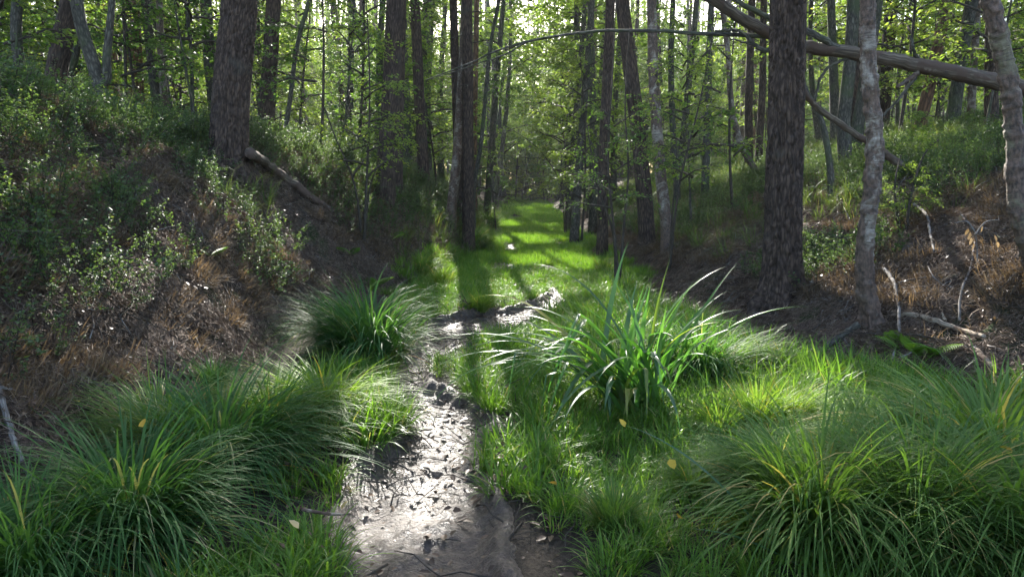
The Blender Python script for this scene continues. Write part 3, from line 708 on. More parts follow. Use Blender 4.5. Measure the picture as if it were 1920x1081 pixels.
# crooked side shoot of the left oak is a stem of its own rooted in the fork
o_side = [o for o in COL.objects if o.get('label', '').startswith('crooked oak')][0]
Pq = smooth_path([at(182, 165, 11.5), at(198, 152, 11.45), at(200, 110, 11.4), at(206, 50, 11.4), at(210, 0, 11.4), at(212, -60, 11.4)], 20) - np.array(o_side.location)
link('side_shoot', mk_mesh('side_shoot', *(lambda v, f, c: (v, f, OAK, None, c, True))(*tube(Pq, np.linspace(0.07, 0.035, 20), 12))), o_side)

# ------------------------------------------------------------------ random wood behind
PT, BT, OT, ST = [], [], [], []
def stem(seed, H, r, bend, mat, n=10):
    g = np.random.default_rng(seed)
    z = np.linspace(-0.3, H, 18)
    ph = g.uniform(0, 6.28, 2); a = bend * np.sin(z / H * g.uniform(2, 4) + ph[0]); b = bend * np.sin(z / H * g.uniform(2, 4) + ph[1])
    P = np.stack([a - a[1], b - b[1], z], -1)
    rr = r * np.clip(1 - 0.75 * np.clip(z, 0, None) / H, 0.1, 1) * (1 + 0.3 * np.exp(-np.clip(z, 0, None) / 0.2))
    V, F, C = tube(P, rr, n, bark_relief(P, rr, n, 0.012, seed, 0.5))
    return mk_mesh('trunk', V, F, mat, coord=C, smooth=True)
pine_stems = [stem(600 + k, 16, 0.17 + 0.02 * k, 0.22, PINE if k < 3 else PINE_UP) for k in range(4)]
birch_stems = [stem(620 + k, 13, 0.09 + 0.015 * k, 0.4, BIRCH) for k in range(3)]
oak_stems = [stem(640 + k, 10, 0.075 + 0.015 * k, 0.5, OAK) for k in range(3)]
sap_stems = [stem(660 + k, 5.2, 0.025 + 0.006 * k, 0.18, TWIG if k else OAK, 6) for k in range(3)]

placed = []
def free(x, y, dmin):
    return all((x - a) ** 2 + (y - b) ** 2 > dmin * dmin for a, b in placed)
for o in list(COL.objects):
    if o.get('category') == 'tree': placed.append((o.location.x, o.location.y))
def blocks_sun(x, y, z, H, rad):
    for p, r in zip(KP, KR):
        if r > 1.2: continue
        t = np.linspace(0, (z + H - p[2]) / SUN[2], 40)
        if (np.hypot(p[0] + t * SUN[0] - x, p[1] + t * SUN[1] - y) < rad + r * 0.5).any(): return True
    return False
LABELS = {'pine': 'distant straight pine trunk in the wood behind', 'birch': 'distant slender birch in the wood behind',
          'oak': 'distant crooked leafy tree in the wood behind', 'sap': 'leafy young tree in the understory behind the front trunks'}
def wild_tree(kind, x, y, g, label=None, sc=None, cz=None):
    z = gz(x, y) - 0.02
    root = empty({'pine': 'pine_tree', 'birch': 'birch_tree', 'oak': 'oak_tree', 'sap': 'young_tree'}[kind], (x, y, z), label or LABELS[kind], 'tree',
                 None if label else {'pine': 'pines deep in the wood', 'birch': 'birches deep in the wood', 'oak': 'crooked leafy trees deep in the wood', 'sap': 'young trees of the understory'}[kind])
    s = sc or g.uniform(0.85, 1.15)
    root.rotation_euler = (g.normal(0, 0.045), g.normal(0, 0.045), g.uniform(0, 6.28)); root.scale = (s, s, s)
    k = g.integers(0, 12)
    if kind == 'pine':
        link('trunk', pine_stems[k % 4], root); add_crown(root, PINC[k % 3], (0, 0, 11.2), g.uniform(0, 6), 1.0)
    elif kind == 'birch':
        link('trunk', birch_stems[k % 3], root); add_crown(root, BIRC[k % 3], (0, 0, g.uniform(3.5, 6)), g.uniform(0, 6), 1.05)
    elif kind == 'oak':
        link('trunk', oak_stems[k % 3], root); add_crown(root, OAKC[k % 3], (0, 0, g.uniform(1.6, 4)), g.uniform(0, 6), 1.0)
    else:
        link('trunk', sap_stems[k % 3], root); add_crown(root, SAPC[k % 4], (0, 0, g.uniform(0.8, 1.4) if cz is None else cz), g.uniform(0, 6), 1.0)
    placed.append((x, y)); return root
g = np.random.default_rng(3)
def scatter_trees(kind, n, y0, y1, dmin, half, clear=1.0, H=14):
    k = 0
    for _ in range(n * 30):
        if k >= n: break
        y = math.exp(g.uniform(math.log(y0), math.log(y1))); x = g.uniform(-1, 1) * (half * y + 3)
        if foot_l(y) - clear < x < foot_r(y) + clear: continue
        if not free(x, y, dmin): continue
        if kind == 'sap' and y < 24 and 0.5 < x / y * 14 < 6: continue
        if blocks_sun(x, y, gz(x, y), H, 0.25): continue
        wild_tree(kind, x, y, g); k += 1
scatter_trees('pine', 46, 20, 75, 1.7, 0.8)
scatter_trees('birch', 28, 19, 70, 1.5, 0.8)
scatter_trees('oak', 66, 18, 75, 1.4, 0.8, 0.4)
scatter_trees('sap', 150, 13.5, 75, 0.8, 0.75, 0.2, 5)

# leafy trees that lean over the far path
for (dx, y, lab) in [(-0.3, 30, 'leafy tree at the left path edge beyond the pine cluster'), (3.3, 33, 'leafy tree leaning over the far path from the right'), (-0.4, 41, 'leafy tree on the left side far along the path'),
                     (3.6, 46, 'leafy tree on the right side far along the path'), (-0.2, 55, 'leafy tree near the vanishing end of the path on the left'), (4.0, 60, 'leafy tree near the vanishing end of the path on the right'), (1.2, 78, 'leafy tree closing the far end of the path'), (2.6, 84, 'leafy tree behind the one closing the path')]:
    x = foot_l(y) + dx
    wild_tree('oak', x, y, g, lab, 1.0 + y / 75)
for (x, y) in [(0.3, 70), (1.8, 71), (3.0, 70), (-0.2, 79), (1.0, 77), (2.0, 80), (3.2, 79), (1.2, 90), (2.8, 92), (4.2, 88), (0.2, 93), (-1.4, 86)]:
    wild_tree('sap', x, y, g, None, 2.0, 0.1)
# canopy trees added to shade the near ditch and fill the open sky
for (x, y, sc) in [(-6.5, 20, 1), (-3.2, 24, 1.05), (3.4, 22, 1), (5.5, 27, 1.05), (-5.0, 28, 1.1), (-2.6, 33, 1.1), (4.2, 34, 1.1), (8.5, 20, 1), (3.5, 28.5, 1), (-2.9, 28.3, 1.05), (6.5, 15.5, 1),
                   (-2.0, 22, 1), (2.7, 20, 0.95), (-1.9, 26.5, 1), (2.9, 25, 1), (3.1, 31, 1.1), (-1.9, 31, 1.1), (2.9, 38, 1.2), (-1.8, 37, 1.2), (-1.7, 44, 1.3), (3.6, 50, 1.4), (-1.4, 52, 1.4), (4.0, 62, 1.5), (-1.0, 63, 1.5)]:
    q = 0
    while blocks_sun(x, y, gz(x, y), 12, 0.2) and q < 12: x += 0.17 * (-1) ** q * q; q += 1
    root = empty('added_canopy_tree', (x, y, gz(x, y)), 'tall oak added to shade the ditch from above the picture', 'tree', 'tall canopy trees')
    root.scale = (sc, sc, sc)
    link('trunk', stem(700 + int(abs(x * 10)), 13, 0.13, 0.3, OAK), root)
    add_crown(root, CANOPY[int(abs(x * 7)) % 2], (0, 0, 6.8 if abs(x - 0.6) < 3 else 8.0), g.uniform(0, 6), 1.0)
    placed.append((x, y))

# ------------------------------------------------------------------ scattering helper (stuff)
def scatter(name, label, cat, protos, P, rot, sc, var):
    me = bpy.data.meshes.new(name); P = np.asarray(P, np.float32)
    me.vertices.add(len(P)); me.vertices.foreach_set('co', P.ravel())
    a = me.attributes.new('irot', 'FLOAT_VECTOR', 'POINT'); a.data.foreach_set('vector', np.asarray(rot, np.float32).ravel())
    a = me.attributes.new('iscale', 'FLOAT', 'POINT'); a.data.foreach_set('value', np.asarray(sc, np.float32))
    a = me.attributes.new('ivar', 'INT', 'POINT'); a.data.foreach_set('value', np.asarray(var, np.int32))
    o = link(name, me); tag(o, label, cat, kind='stuff')
    ng = bpy.data.node_groups.new(name, 'GeometryNodeTree')
    ng.interface.new_socket('Geometry', in_out='INPUT', socket_type='NodeSocketGeometry')
    ng.interface.new_socket('Geometry', in_out='OUTPUT', socket_type='NodeSocketGeometry')
    N, L = ng.nodes, ng.links
    gi, go, jn = N.new('NodeGroupInput'), N.new('NodeGroupOutput'), N.new('GeometryNodeJoinGeometry')
    def attr(nm, ty):
        q = N.new('GeometryNodeInputNamedAttribute'); q.data_type = ty; q.inputs['Name'].default_value = nm; return q.outputs[0]
    ar, as_, av = attr('irot', 'FLOAT_VECTOR'), attr('iscale', 'FLOAT'), attr('ivar', 'INT')
    e2r = N.new('FunctionNodeEulerToRotation'); L.new(ar, e2r.inputs[0])
    for k, pm in enumerate(protos):
        po = bpy.data.objects.new(name + '_piece', pm)
        info = N.new('GeometryNodeObjectInfo'); info.inputs['Object'].default_value = po; info.inputs['As Instance'].default_value = False
        cmp = N.new('FunctionNodeCompare'); cmp.data_type = 'INT'; cmp.operation = 'EQUAL'
        ii = [s for s in cmp.inputs if s.type == 'INT']; L.new(av, ii[0]); ii[1].default_value = k
        ip = N.new('GeometryNodeInstanceOnPoints')
        L.new(gi.outputs[0], ip.inputs['Points']); L.new(cmp.outputs[0], ip.inputs['Selection'])
        L.new(info.outputs['Geometry'], ip.inputs['Instance']); L.new(e2r.outputs[0], ip.inputs['Rotation']); L.new(as_, ip.inputs['Scale'])
        L.new(ip.outputs[0], jn.inputs[0])
    L.new(jn.outputs[0], go.inputs[0])
    md = o.modifiers.new('scatter', 'NODES'); md.node_group = ng
    return o

def slope_rot(P, yaw, amount=1.0):
    """euler angles that lay pieces on the slope with a random turn"""
    e = 0.12
    zx = (ground_z(P[:, 0] + e, P[:, 1]) - ground_z(P[:, 0] - e, P[:, 1])) / (2 * e) * amount
    zy = (ground_z(P[:, 0], P[:, 1] + e) - ground_z(P[:, 0], P[:, 1] - e)) / (2 * e) * amount
    n = unit(np.stack([-zx, -zy, np.ones_like(zx)], -1))
    tx = np.stack([np.cos(yaw), np.sin(yaw), np.zeros_like(yaw)], -1)
    x = unit(tx - n * (tx * n).sum(1, keepdims=True)); y = np.cross(n, x)
    return np.stack([np.arctan2(y[:, 2], n[:, 2]), -np.arcsin(np.clip(x[:, 2], -1, 1)), np.arctan2(x[:, 1], x[:, 0])], -1)

def tuft(name, seed, nb, L, W, mat, spread=0.06, th=(0.05, 0.7), kap=(0.2, 1.4), seg=4, upr=0.0):
    g = np.random.default_rng(seed)
    az = g.uniform(0, 2 * np.pi, nb); rr = spread * np.sqrt(g.uniform(0, 1, nb))
    a2 = az + g.normal(0, 0.8, nb)
    base = np.stack([rr * np.cos(az), rr * np.sin(az), np.full(nb, -0.02)], -1)
    V, F = blades(base, a2, g.uniform(*th, nb), g.uniform(*kap, nb), L * g.uniform(0.5, 1.15, nb), W * g.uniform(0.7, 1.3, nb), seg, g)
    return mk_mesh(name, V, F, mat, rnd=np.repeat(np.where(g.uniform(0, 1, nb) < 0.04, 1.4, g.beta(2, 2.5, nb)), (seg + 1) * 2))
def sprig(name, seed, ns, H, leafL, lpn, mat, spread=0.12):
    """upright woody shoots with many small leaves"""
    g = np.random.default_rng(seed); LP, LD = [], []; SV = []; SF = []; c = 0
    for k in range(ns):
        az = g.uniform(0, 6.28); r = spread * math.sqrt(g.uniform()); th = g.uniform(0.05, 0.6)
        d = np.array([math.cos(az) * math.sin(th), math.sin(az) * math.sin(th), math.cos(th)])
        b = np.array([r * math.cos(az), r * math.sin(az), -0.02]); h = H * g.uniform(0.55, 1.15)
        for q in range(3):
            dd = unit((d + g.normal(0, 0.38, 3) * (q > 0))[None])[0]; b2 = b + d * h * 0.3 * q * g.uniform(0.7, 1.2); l2 = h * (1 if q == 0 else 0.6)
            t = g.uniform(0.25, 1.0, lpn); P = b2 + dd * (t * l2)[:, None]; P = P + g.normal(0, 0.006, P.shape)
            la = g.uniform(0, 6.28, lpn); le = g.uniform(-0.2, 0.8, lpn)
            LP.append(P); LD.append(np.stack([np.cos(la) * np.cos(le), np.sin(la) * np.cos(le), np.sin(le)], -1))
            s = np.cross(dd, [0.3, 0.7, 0.2]); s = s / np.linalg.norm(s) * 0.0025
            SV.append(np.array([b2 - s, b2 + s, b2 + dd * l2 + s * 0.4, b2 + dd * l2 - s * 0.4])); SF.append(np.arange(4) + c); c += 4
    LP, LD = np.concatenate(LP), np.concatenate(LD); n = len(LP)
    LN = unit(np.stack([g.normal(0, 0.5, n), g.normal(0, 0.5, n), np.ones(n)], -1))
    L = leafL * g.uniform(0.6, 1.25, n)
    LV = leaf_verts(LP, LD, LN, L, L * 0.6, g).reshape(-1, 3)
    V = np.concatenate([LV] + SV); F = np.concatenate([leaf_faces(n), np.array(SF) + len(LV)])
    rnd = np.concatenate([np.repeat(g.beta(2, 2.5, n), 6), np.full(c, 0.5)])
    return mk_mesh(name, V, F, [mat, TWIG], rnd=rnd, midx=np.concatenate([np.zeros(2 * n, int), np.ones(len(SF), int)]))
def litter(name, seed, n, L, W, mat, spread=0.2, lift=0.015):
    g = np.random.default_rng(seed)
    P = np.stack([g.uniform(-spread, spread, n), g.uniform(-spread, spread, n), g.uniform(0, lift, n)], -1)
    a = g.uniform(0, 6.28, n); e = g.normal(0, 0.18, n)
    D = np.stack([np.cos(a) * np.cos(e), np.sin(a) * np.cos(e), np.sin(e)], -1)
    Nn = unit(np.stack([g.normal(0, 0.25, n), g.normal(0, 0.25, n), np.ones(n)], -1))
    l = L * g.uniform(0.6, 1.2, n)
    LV = leaf_verts(P, D, Nn, l, W * g.uniform(0.8, 1.2, n), g)
    return mk_mesh(name, LV, leaf_faces(n), mat, rnd=np.repeat(g.uniform(0, 1, n), 6))

gs = np.random.default_rng(77)
def cloud(n, y0, y1, half=0.78, extra=1.6):
    y = np.sqrt(gs.uniform(y0 * y0, y1 * y1, n)) if y1 > 2 * y0 else gs.uniform(y0, y1, n)
    x = gs.uniform(-1, 1, n) * (half * y + extra)
    return x, y
def on_ground(x, y): return np.stack([x, y, ground_z(x, y)], -1)
def zones(x, y):
    return foot_l(y) - x, x - foot_r(y), mud_sd(x, y)

# ------------------------------------------------------------------ path grass
g_near = [tuft('grass_tuft', 20 + k, 34, 0.25, 0.0072, GRASS, 0.07, (0.05, 0.9), (0.3, 2.0), 6) for k in range(4)]
g_far = [tuft('grass_tuft', 30 + k, 60, 0.22, 0.008, GRASS, 0.14, (0.05, 0.8), (0.2, 1.3), 3) for k in range(3)]
xa, ya = cloud(26000, 1.6, 13.5, 0.75, 1.0)
u, v, sd = zones(xa, ya)
clump = fbm(xa * 1.7, ya * 1.7, 0, 8, 2)
edge_l = np.where(ya < 12.5, -1.15 + 0.9 * clump + 0.1 * np.clip(ya - 8, 0, 4), 0.1)
ok = (u < edge_l) & (v < np.where(ya > 6, -0.2, 0.15) + 0.6 * (clump - 0.5)) & (sd < -0.03) & ((clump > 0.36) | (sd < -0.25))
ok &= ~((xa < 0.5) & (xa > 0) & (ya < 3.3) & (clump < 0.46))
xa, ya = xa[ok], ya[ok]
P = on_ground(xa, ya); k = len(P)
scatter('grass', 'short bright green grass covering the near ditch floor', 'grass', g_near, P, np.stack([gs.normal(0, .12, k), gs.normal(0, .12, k), gs.uniform(0, 6.28, k)], -1),
        gs.uniform(0.5, 1.15, k) * (0.45 + 1.1 * fbm(xa * 1.1, ya * 1.1, 0, 9, 2)) * (1 + 0.3 * sstep(0.2, 1.5, xa)), gs.integers(0, 4, k))
xa = gs.uniform(-3.5, 5, 26000); ya = 12 * np.exp(gs.uniform(0, 1, 26000) * math.log(110 / 12))
u, v, sd = zones(xa, ya)
ok = (u < 0.25) & (v < 0.3) & (sd < 0.0) & (fbm(xa * 1.5, ya * 0.7, 0, 19, 2) > 0.36)
xa, ya = xa[ok], ya[ok]; P = on_ground(xa, ya); k = len(P)
scatter('path_grass', 'bright green grass on the straight far path', 'grass', g_far, P, np.stack([gs.normal(0, .1, k), gs.normal(0, .1, k), gs.uniform(0, 6.28, k)], -1),
        gs.uniform(0.6, 1.1, k) * np.clip(0.7 + ya / 60, 0.8, 1.8), gs.integers(0, 3, k))

# ------------------------------------------------------------------ bank undergrowth
b_protos = [sprig('bilberry_shoots', 40 + k, 5, 0.34, 0.024, 14, BERRY, 0.14) for k in range(3)]
xa, ya = cloud(40000, 3.0, 30, 0.8, 1.5)
u, v, sd = zones(xa, ya)
cl = fbm(xa * 0.8, ya * 0.8, 0, 15, 3)
left = (u > 0.6) & (cl + 0.2 * sstep(1.4, 2.4, u) + 0.06 * gs.normal(0, 1, len(xa)) > 0.53) | (u > 0.35) & (ya > 6.3) & (ya < 9.4) & (cl > 0.4)
right = (v > 0.9) & (cl > 0.52) & (ya > 6.5) | (v > 2.6) & (cl > 0.42)
ok = (left | right) & ~((u > 0) & (ya > 9.0) & (ya < 12.0) & (u < 2.0))
xa, ya = xa[ok], ya[ok]; P = on_ground(xa, ya); k = len(P)
scatter('bilberry_undergrowth', 'knee high small leaved bilberry thicket on both banks', 'undergrowth', b_protos, P, np.stack([gs.normal(0, .2, k), gs.normal(0, .2, k), gs.uniform(0, 6.28, k)], -1),
        gs.uniform(0.6, 1.35, k) * (1 + 0.5 * sstep(2.0, 3.2, foot_l(ya) - xa)), gs.integers(0, 3, k))
h_protos = [tuft('heath_shoots', 50 + k, 48, 0.17, 0.007, HEATH, 0.14, (0.1, 1.2), (-0.5, 1.2), 3) for k in range(3)]
xa, ya = cloud(30000, 2.5, 22, 0.8, 1.2)
u, v, sd = zones(xa, ya); cl = fbm(xa * 1.1, ya * 1.1, 0, 25, 3)
ok = (u > 0.3) & (cl + 0.05 * gs.normal(0, 1, len(xa)) > 0.47) | (v > 0.6) & (cl > 0.53)
xa, ya = xa[ok], ya[ok]; P = on_ground(xa, ya); k = len(P)
scatter('dry_heath_undergrowth', 'rusty brown dry heath and dead stalks on the banks', 'undergrowth', h_protos, P, slope_rot(P, gs.uniform(0, 6.28, k), 0.6), gs.uniform(0.5, 1.2, k), gs.integers(0, 3, k))
w_protos = [tuft('wood_grass_tuft', 60 + k, 34, 0.5, 0.006, PALEGRASS, 0.1, (0.05, 0.7), (0.3, 1.7), 5) for k in range(3)]
xa, ya = cloud(15000, 5, 40, 0.8, 1.0)
u, v, sd = zones(xa, ya); cl = fbm(xa * 0.5, ya * 0.5, 0, 35, 2)
ok = (v > 0.9) & (ya > 8.0) & (cl > 0.42) & ((v > 2.2) | (ya > 10.5)) | (u > 1.6) & (ya > 11) & (cl > 0.45) | (u > 0.9) & (cl > 0.6) | (v > 2.4) & (ya > 6) & (cl > 0.4) | (u > 0.0) & (u < 0.6) & (ya > 12.5)
xa, ya = xa[ok], ya[ok]; P = on_ground(xa, ya); k = len(P)
scatter('wood_grass', 'long pale woodland grass on the bank tops', 'grass', w_protos, P, np.stack([gs.normal(0, .15, k), gs.normal(0, .15, k), gs.uniform(0, 6.28, k)], -1), gs.uniform(0.5, 1.1, k), gs.integers(0, 3, k))
# needle litter, twigs and dead leaves
l_protos = [litter('needle_patch', 70 + k, 70, 0.07, 0.0035, LITTER, 0.2, 0.03) for k in range(3)]
xa, ya = cloud(16000, 2.0, 18, 0.8, 1.2)
u, v, sd = zones(xa, ya)
ok = (u > 0.05) & (u < 4) | (v > 0.15) & (v < 5)
xa, ya = xa[ok], ya[ok]; P = on_ground(xa, ya); k = len(P)
scatter('needle_litter', 'brown fallen pine needles strewn over both banks', 'litter', l_protos, P + np.array([0, 0, .004]), slope_rot(P, gs.uniform(0, 6.28, k)), gs.uniform(0.8, 1.4, k), gs.integers(0, 3, k))
d_protos = [litter('dead_leaf_patch', 80, 9, 0.05, 0.03, BROWNLEAF, 0.25, 0.02), litter('dead_leaf_patch', 81, 5, 0.04, 0.024, BROWNLEAF, 0.25, 0.02)]
def twig_patch(seed, n, L):
    g = np.random.default_rng(seed); q = Geo()
    for k in range(n):
        a = g.uniform(0, 6.28); p = np.array([*g.uniform(-.25, .25, 2), 0.01]); l = L * g.uniform(0.4, 1.2)
        s = np.linspace(0, 1, 4); Pp = p + np.stack([np.cos(a) * s * l, np.sin(a) * s * l, 0.03 * np.sin(s * 3) * g.uniform(0, 1) + 0 * s], -1)
        Pp[1:] += g.normal(0, 0.012, (3, 3)) * np.array([1, 1, 0.5])
        q.add(*tube(Pp, np.linspace(0.0045, 0.002, 4) * g.uniform(0.6, 1.4), 4))
    return q
t_protos = [twig_patch(90, 5, 0.35).mesh('twig_patch', GREYSTICK), twig_patch(91, 5, 0.3).mesh('twig_patch', TWIG)]
xa, ya = cloud(7000, 1.8, 14, 0.8, 1.0)
u, v, sd = zones(xa, ya)
ok = (u > 0.0) & (u < 4) | (v > 0.1) & (v < 5) | (sd > -0.35)
xa, ya = xa[ok], ya[ok]; P = on_ground(xa, ya); P[:, 2] += np.where(mud_sd(xa, ya) > 0, 0.085, 0.0); k = len(P)
scatter('forest_litter', 'dead leaves and thin twigs lying on soil and mud', 'litter', d_protos + t_protos, P, slope_rot(P, gs.uniform(0, 6.28, k)), gs.uniform(0.6, 1.3, k), np.where(mud_sd(xa, ya) > -0.4, gs.choice([0, 1, 3], k, p=[.4, .35, .25]), gs.choice([0, 1, 2, 3], k, p=[.35, .3, .15, .2])))

# ------------------------------------------------------------------ sedge tussocks (each one a thing)
def tussock_mesh(seed, n, L, W, r0=0.13, th=(0.1, 0.75), kap=(1.0, 2.5), seg=9, lean=(0, 0)):
    g = np.random.default_rng(seed)
    az = g.uniform(0, 2 * np.pi, n); rr = r0 * np.sqrt(g.uniform(0, 1, n))
    base = np.stack([rr * np.cos(az), rr * np.sin(az), np.full(n, -0.03) + 0.1 * (1 - rr / r0)], -1)
    lx, ly = lean
    a2 = np.arctan2(np.sin(az) + ly + g.normal(0, 0.35, n), np.cos(az) + lx + g.normal(0, 0.35, n))
    V, F = blades(base, a2, g.uniform(*th, n) * (0.4 + 0.9 * rr / r0), g.uniform(*kap, n) * g.choice([1, 1, 1, 1.15, 0.75], n), L * g.uniform(0.3, 1.15, n), W * g.uniform(0.7, 1.3, n), seg, g, 0.5)
    return mk_mesh('blades', V, F, SEDGE, rnd=np.repeat(np.where(g.uniform(0, 1, n) < 0.04, 1.4, g.beta(2, 3, n)), (seg + 1) * 2))
TUS = [tussock_mesh(1000 + k, 1250, 0.9, 0.0115, 0.2, lean=[(0.5, -0.3), (-0.4, -0.5), (0.2, -0.6), (-0.6, 0.1)][k]) for k in range(4)]
TUSF = [tussock_mesh(1010 + k, 700, 0.6, 0.0105, 0.12, (0.05, 0.6), (0.6, 1.9), 6) for k in range(3)]
DEADB = [tussock_mesh(1020 + k, 110, 0.7, 0.007, 0.2, (0.6, 1.2), (0.8, 1.6), 6) for k in range(2)]
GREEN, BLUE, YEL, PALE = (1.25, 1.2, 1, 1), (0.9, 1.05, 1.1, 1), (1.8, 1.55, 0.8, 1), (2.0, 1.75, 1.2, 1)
def tussock(px, py, sc, mesh, col, label, group='sedge tussocks along the ditch', zs=1.0):
    b = ground_hit(px, py)
    o = empty('sedge_tussock', b, label, 'sedge', group)
    o.rotation_euler = (0, 0, float(gs.uniform(-0.7, 0.7))); o.scale = (sc * float(gs.uniform(0.9, 1.2)), sc * float(gs.uniform(0.85, 1.1)), sc * zs * float(gs.uniform(0.85, 1.1)))
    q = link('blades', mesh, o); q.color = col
    if sc > 0.6:
        q = link('dead_blades', DEADB[int(px) % 2], o); q.color = (3.0, 1.6, 1.0, 1); q.location = (0, 0, 0.03)
    return o
for a in [(250, 1010, 0.95, TUS[0], BLUE, 'large dark green sedge tussock at the bottom left'),
          (40, 1120, 0.7, TUS[1], BLUE, 'bluish sedge tussock cut by the bottom left corner'),
          (420, 890, 0.85, TUS[2], BLUE, 'dark sedge tussock behind the large bottom left one'),
          (300, 870, 0.75, TUS[3], GREEN, 'shaggy sedge tussock with a yellow leaf on top on the left'),
          (600, 800, 0.8, TUS[1], YEL, 'yellow green sunlit tussock left of the wet mud'),
          (510, 830, 0.75, TUS[0], GREEN, 'green tussock between the sunlit one and the dark ones on the left'),
          (690, 680, 1.0, TUS[3], BLUE, 'round blue green tussock at the foot of the left bank'),
          (650, 655, 0.8, TUS[2], BLUE, 'blue green tussock tucked behind the round one at the left bank'),
          (400, 735, 0.55, TUSF[0], BLUE, 'thin upright bluish tuft below the eroded left bank'),
          (1540, 1010, 0.85, TUS[2], GREEN, 'large drooping green tussock in the right foreground'),
          (1720, 1040, 0.85, TUS[0], GREEN, 'tussock with straw coloured blades at the bottom right'),
          (1840, 900, 1.0, TUS[3], GREEN, 'wide tussock at the right edge below the bare bank'),
          (1890, 1060, 0.9, TUS[1], GREEN, 'dark tussock filling the bottom right corner'),
          (1640, 880, 0.75, TUS[0], GREEN, 'tussock behind the large drooping one on the right'),
          (1440, 940, 0.6, TUS[1], BLUE, 'small dark tussock left of the large drooping one'),
          (1630, 960, 0.65, TUS[3], GREEN, 'middling tussock right of the large drooping one'),
          (1300, 930, 0.5, TUSF[2], GREEN, 'low tussock in the grass right of the near mud'),
          (1770, 970, 0.7, TUS[2], BLUE, 'bluish tussock between the straw coloured and the wide one'),
          (1150, 1000, 0.45, TUSF[1], GREEN, 'small tuft in the short grass near the bottom'),
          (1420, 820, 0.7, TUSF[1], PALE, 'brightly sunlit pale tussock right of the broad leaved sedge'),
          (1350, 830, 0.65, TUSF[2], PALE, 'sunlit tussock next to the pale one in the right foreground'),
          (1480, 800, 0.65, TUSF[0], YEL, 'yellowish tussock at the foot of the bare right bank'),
          (1300, 720, 0.75, TUS[1], BLUE, 'dark grass tussock behind the broad leaved sedge'),
          (1370, 700, 0.65, TUS[2], GREEN, 'dark tussock between the broad leaved sedge and the thick pine'),
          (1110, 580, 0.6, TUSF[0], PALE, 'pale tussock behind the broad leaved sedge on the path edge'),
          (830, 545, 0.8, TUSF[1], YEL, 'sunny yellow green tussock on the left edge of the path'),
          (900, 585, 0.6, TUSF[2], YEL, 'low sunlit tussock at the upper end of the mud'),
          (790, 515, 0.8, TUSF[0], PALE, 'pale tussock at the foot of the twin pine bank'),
          (890, 470, 0.85, TUS[0], GREEN, 'tall tussock below the pine cluster left of the path'),
          (915, 430, 1.0, TUS[1], GREEN, 'far tussock at the left path edge beyond the pine cluster'),
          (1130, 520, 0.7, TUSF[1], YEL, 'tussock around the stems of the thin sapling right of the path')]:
    tussock(*a)

# ------------------------------------------------------------------ broad leaved sedge: every leaf a part
def broad_leaf(az, th0, kap, L, W, base, g, seg=16, col=None):
    s = np.linspace(0, 1, seg + 1)
    th = th0 + kap * s ** 1.6
    if g.uniform() < 0.3: th = th + g.uniform(0.7, 1.4) * (s > g.uniform(0.4, 0.75))
    th = np.minimum(th, 2.9)
    X = np.concatenate([[0], np.cumsum(np.sin(th)[:-1] * L / seg)]); Z = np.concatenate([[0], np.cumsum(np.cos(th)[:-1] * L / seg)])
    wob = g.normal(0, 0.05) * s ** 2 * L
    C = base + np.stack([X * math.cos(az) - wob * math.sin(az), X * math.sin(az) + wob * math.cos(az), Z], -1)
    tw = g.normal(0, 0.35) * s
    S = np.stack([-np.sin(az + tw), np.cos(az + tw), 0.0 * s], -1)
    Nn = np.stack([-np.cos(th) * math.cos(az), -np.cos(th) * math.sin(az), np.sin(th)], -1)
    w = W / 2 * np.minimum(1, np.minimum(0.6 + s * 2, (1.005 - s) * 2.6))
    V = np.stack([C - S * w[:, None] + Nn * w[:, None] * 0.35, C, C + S * w[:, None] + Nn * w[:, None] * 0.35], 1).reshape(-1, 3)
    i = np.arange(seg) * 3
    F = np.concatenate([np.stack([i, i + 1, i + 4, i + 3], -1), np.stack([i + 1, i + 2, i + 5, i + 4], -1)])
    return mk_mesh('leaf', V, F, BROAD, rnd=np.full(len(V), g.uniform(0, 1)), smooth=True)
gb = np.random.default_rng(5)
b0 = ground_hit(1190, 765)
iris = empty('broad_leaved_sedge', b0, 'large fountain of broad strap leaves beside the mud in the middle', 'sedge')
spec = []
for k in range(42): spec.append((gb.uniform(2.4, 4.2), gb.uniform(0.3, 0.9), gb.uniform(1.0, 1.9), gb.uniform(1.1, 1.7)))     # arching to the left
for k in range(20): spec.append((gb.uniform(-0.6, 1.2), gb.uniform(0.15, 0.5), gb.uniform(0.4, 1.4), gb.uniform(0.9, 1.4)))     # right
for k in range(15): spec.append((gb.uniform(0, 6.28), gb.uniform(0.02, 0.28), gb.uniform(0.2, 1.0), gb.uniform(0.8, 1.2)))  # upright
for k in range(14): spec.append((gb.uniform(4.2, 5.3), gb.uniform(0.2, 0.6), gb.uniform(1.6, 2.6), gb.uniform(0.7, 1.1)))       # drooping to the front
for (az, t0, kp, L) in spec:
    o = link('leaf', broad_leaf(az, t0, kp, L, gb.uniform(0.028, 0.044), np.array([gb.normal(0, 0.11), gb.normal(0, 0.11), -0.03]), gb), iris)
    q = gb.uniform(); o.color = (1.1, 1.05, 1.15, 1) if q < 0.55 else (1.3, 1.35, 0.8, 1) if q < 0.84 else (2.6, 1.5, 0.9, 1)
b1 = ground_hit(1480, 1060)
bent = empty('bent_sedge', b1, 'two long bluish strap leaves bent over the bottom right grass', 'sedge')
for (az, t0, kp, L, dx) in ((2.6, 0.75, 0.9, 1.0, 0.0), (2.9, 1.1, 0.6, 0.55, 0.08)):
    o = link('leaf', broad_leaf(az, t0, kp, L, 0.02, np.array([dx, -dx, 0]), gb), bent); o.color = (0.9, 1.05, 1.25, 1)

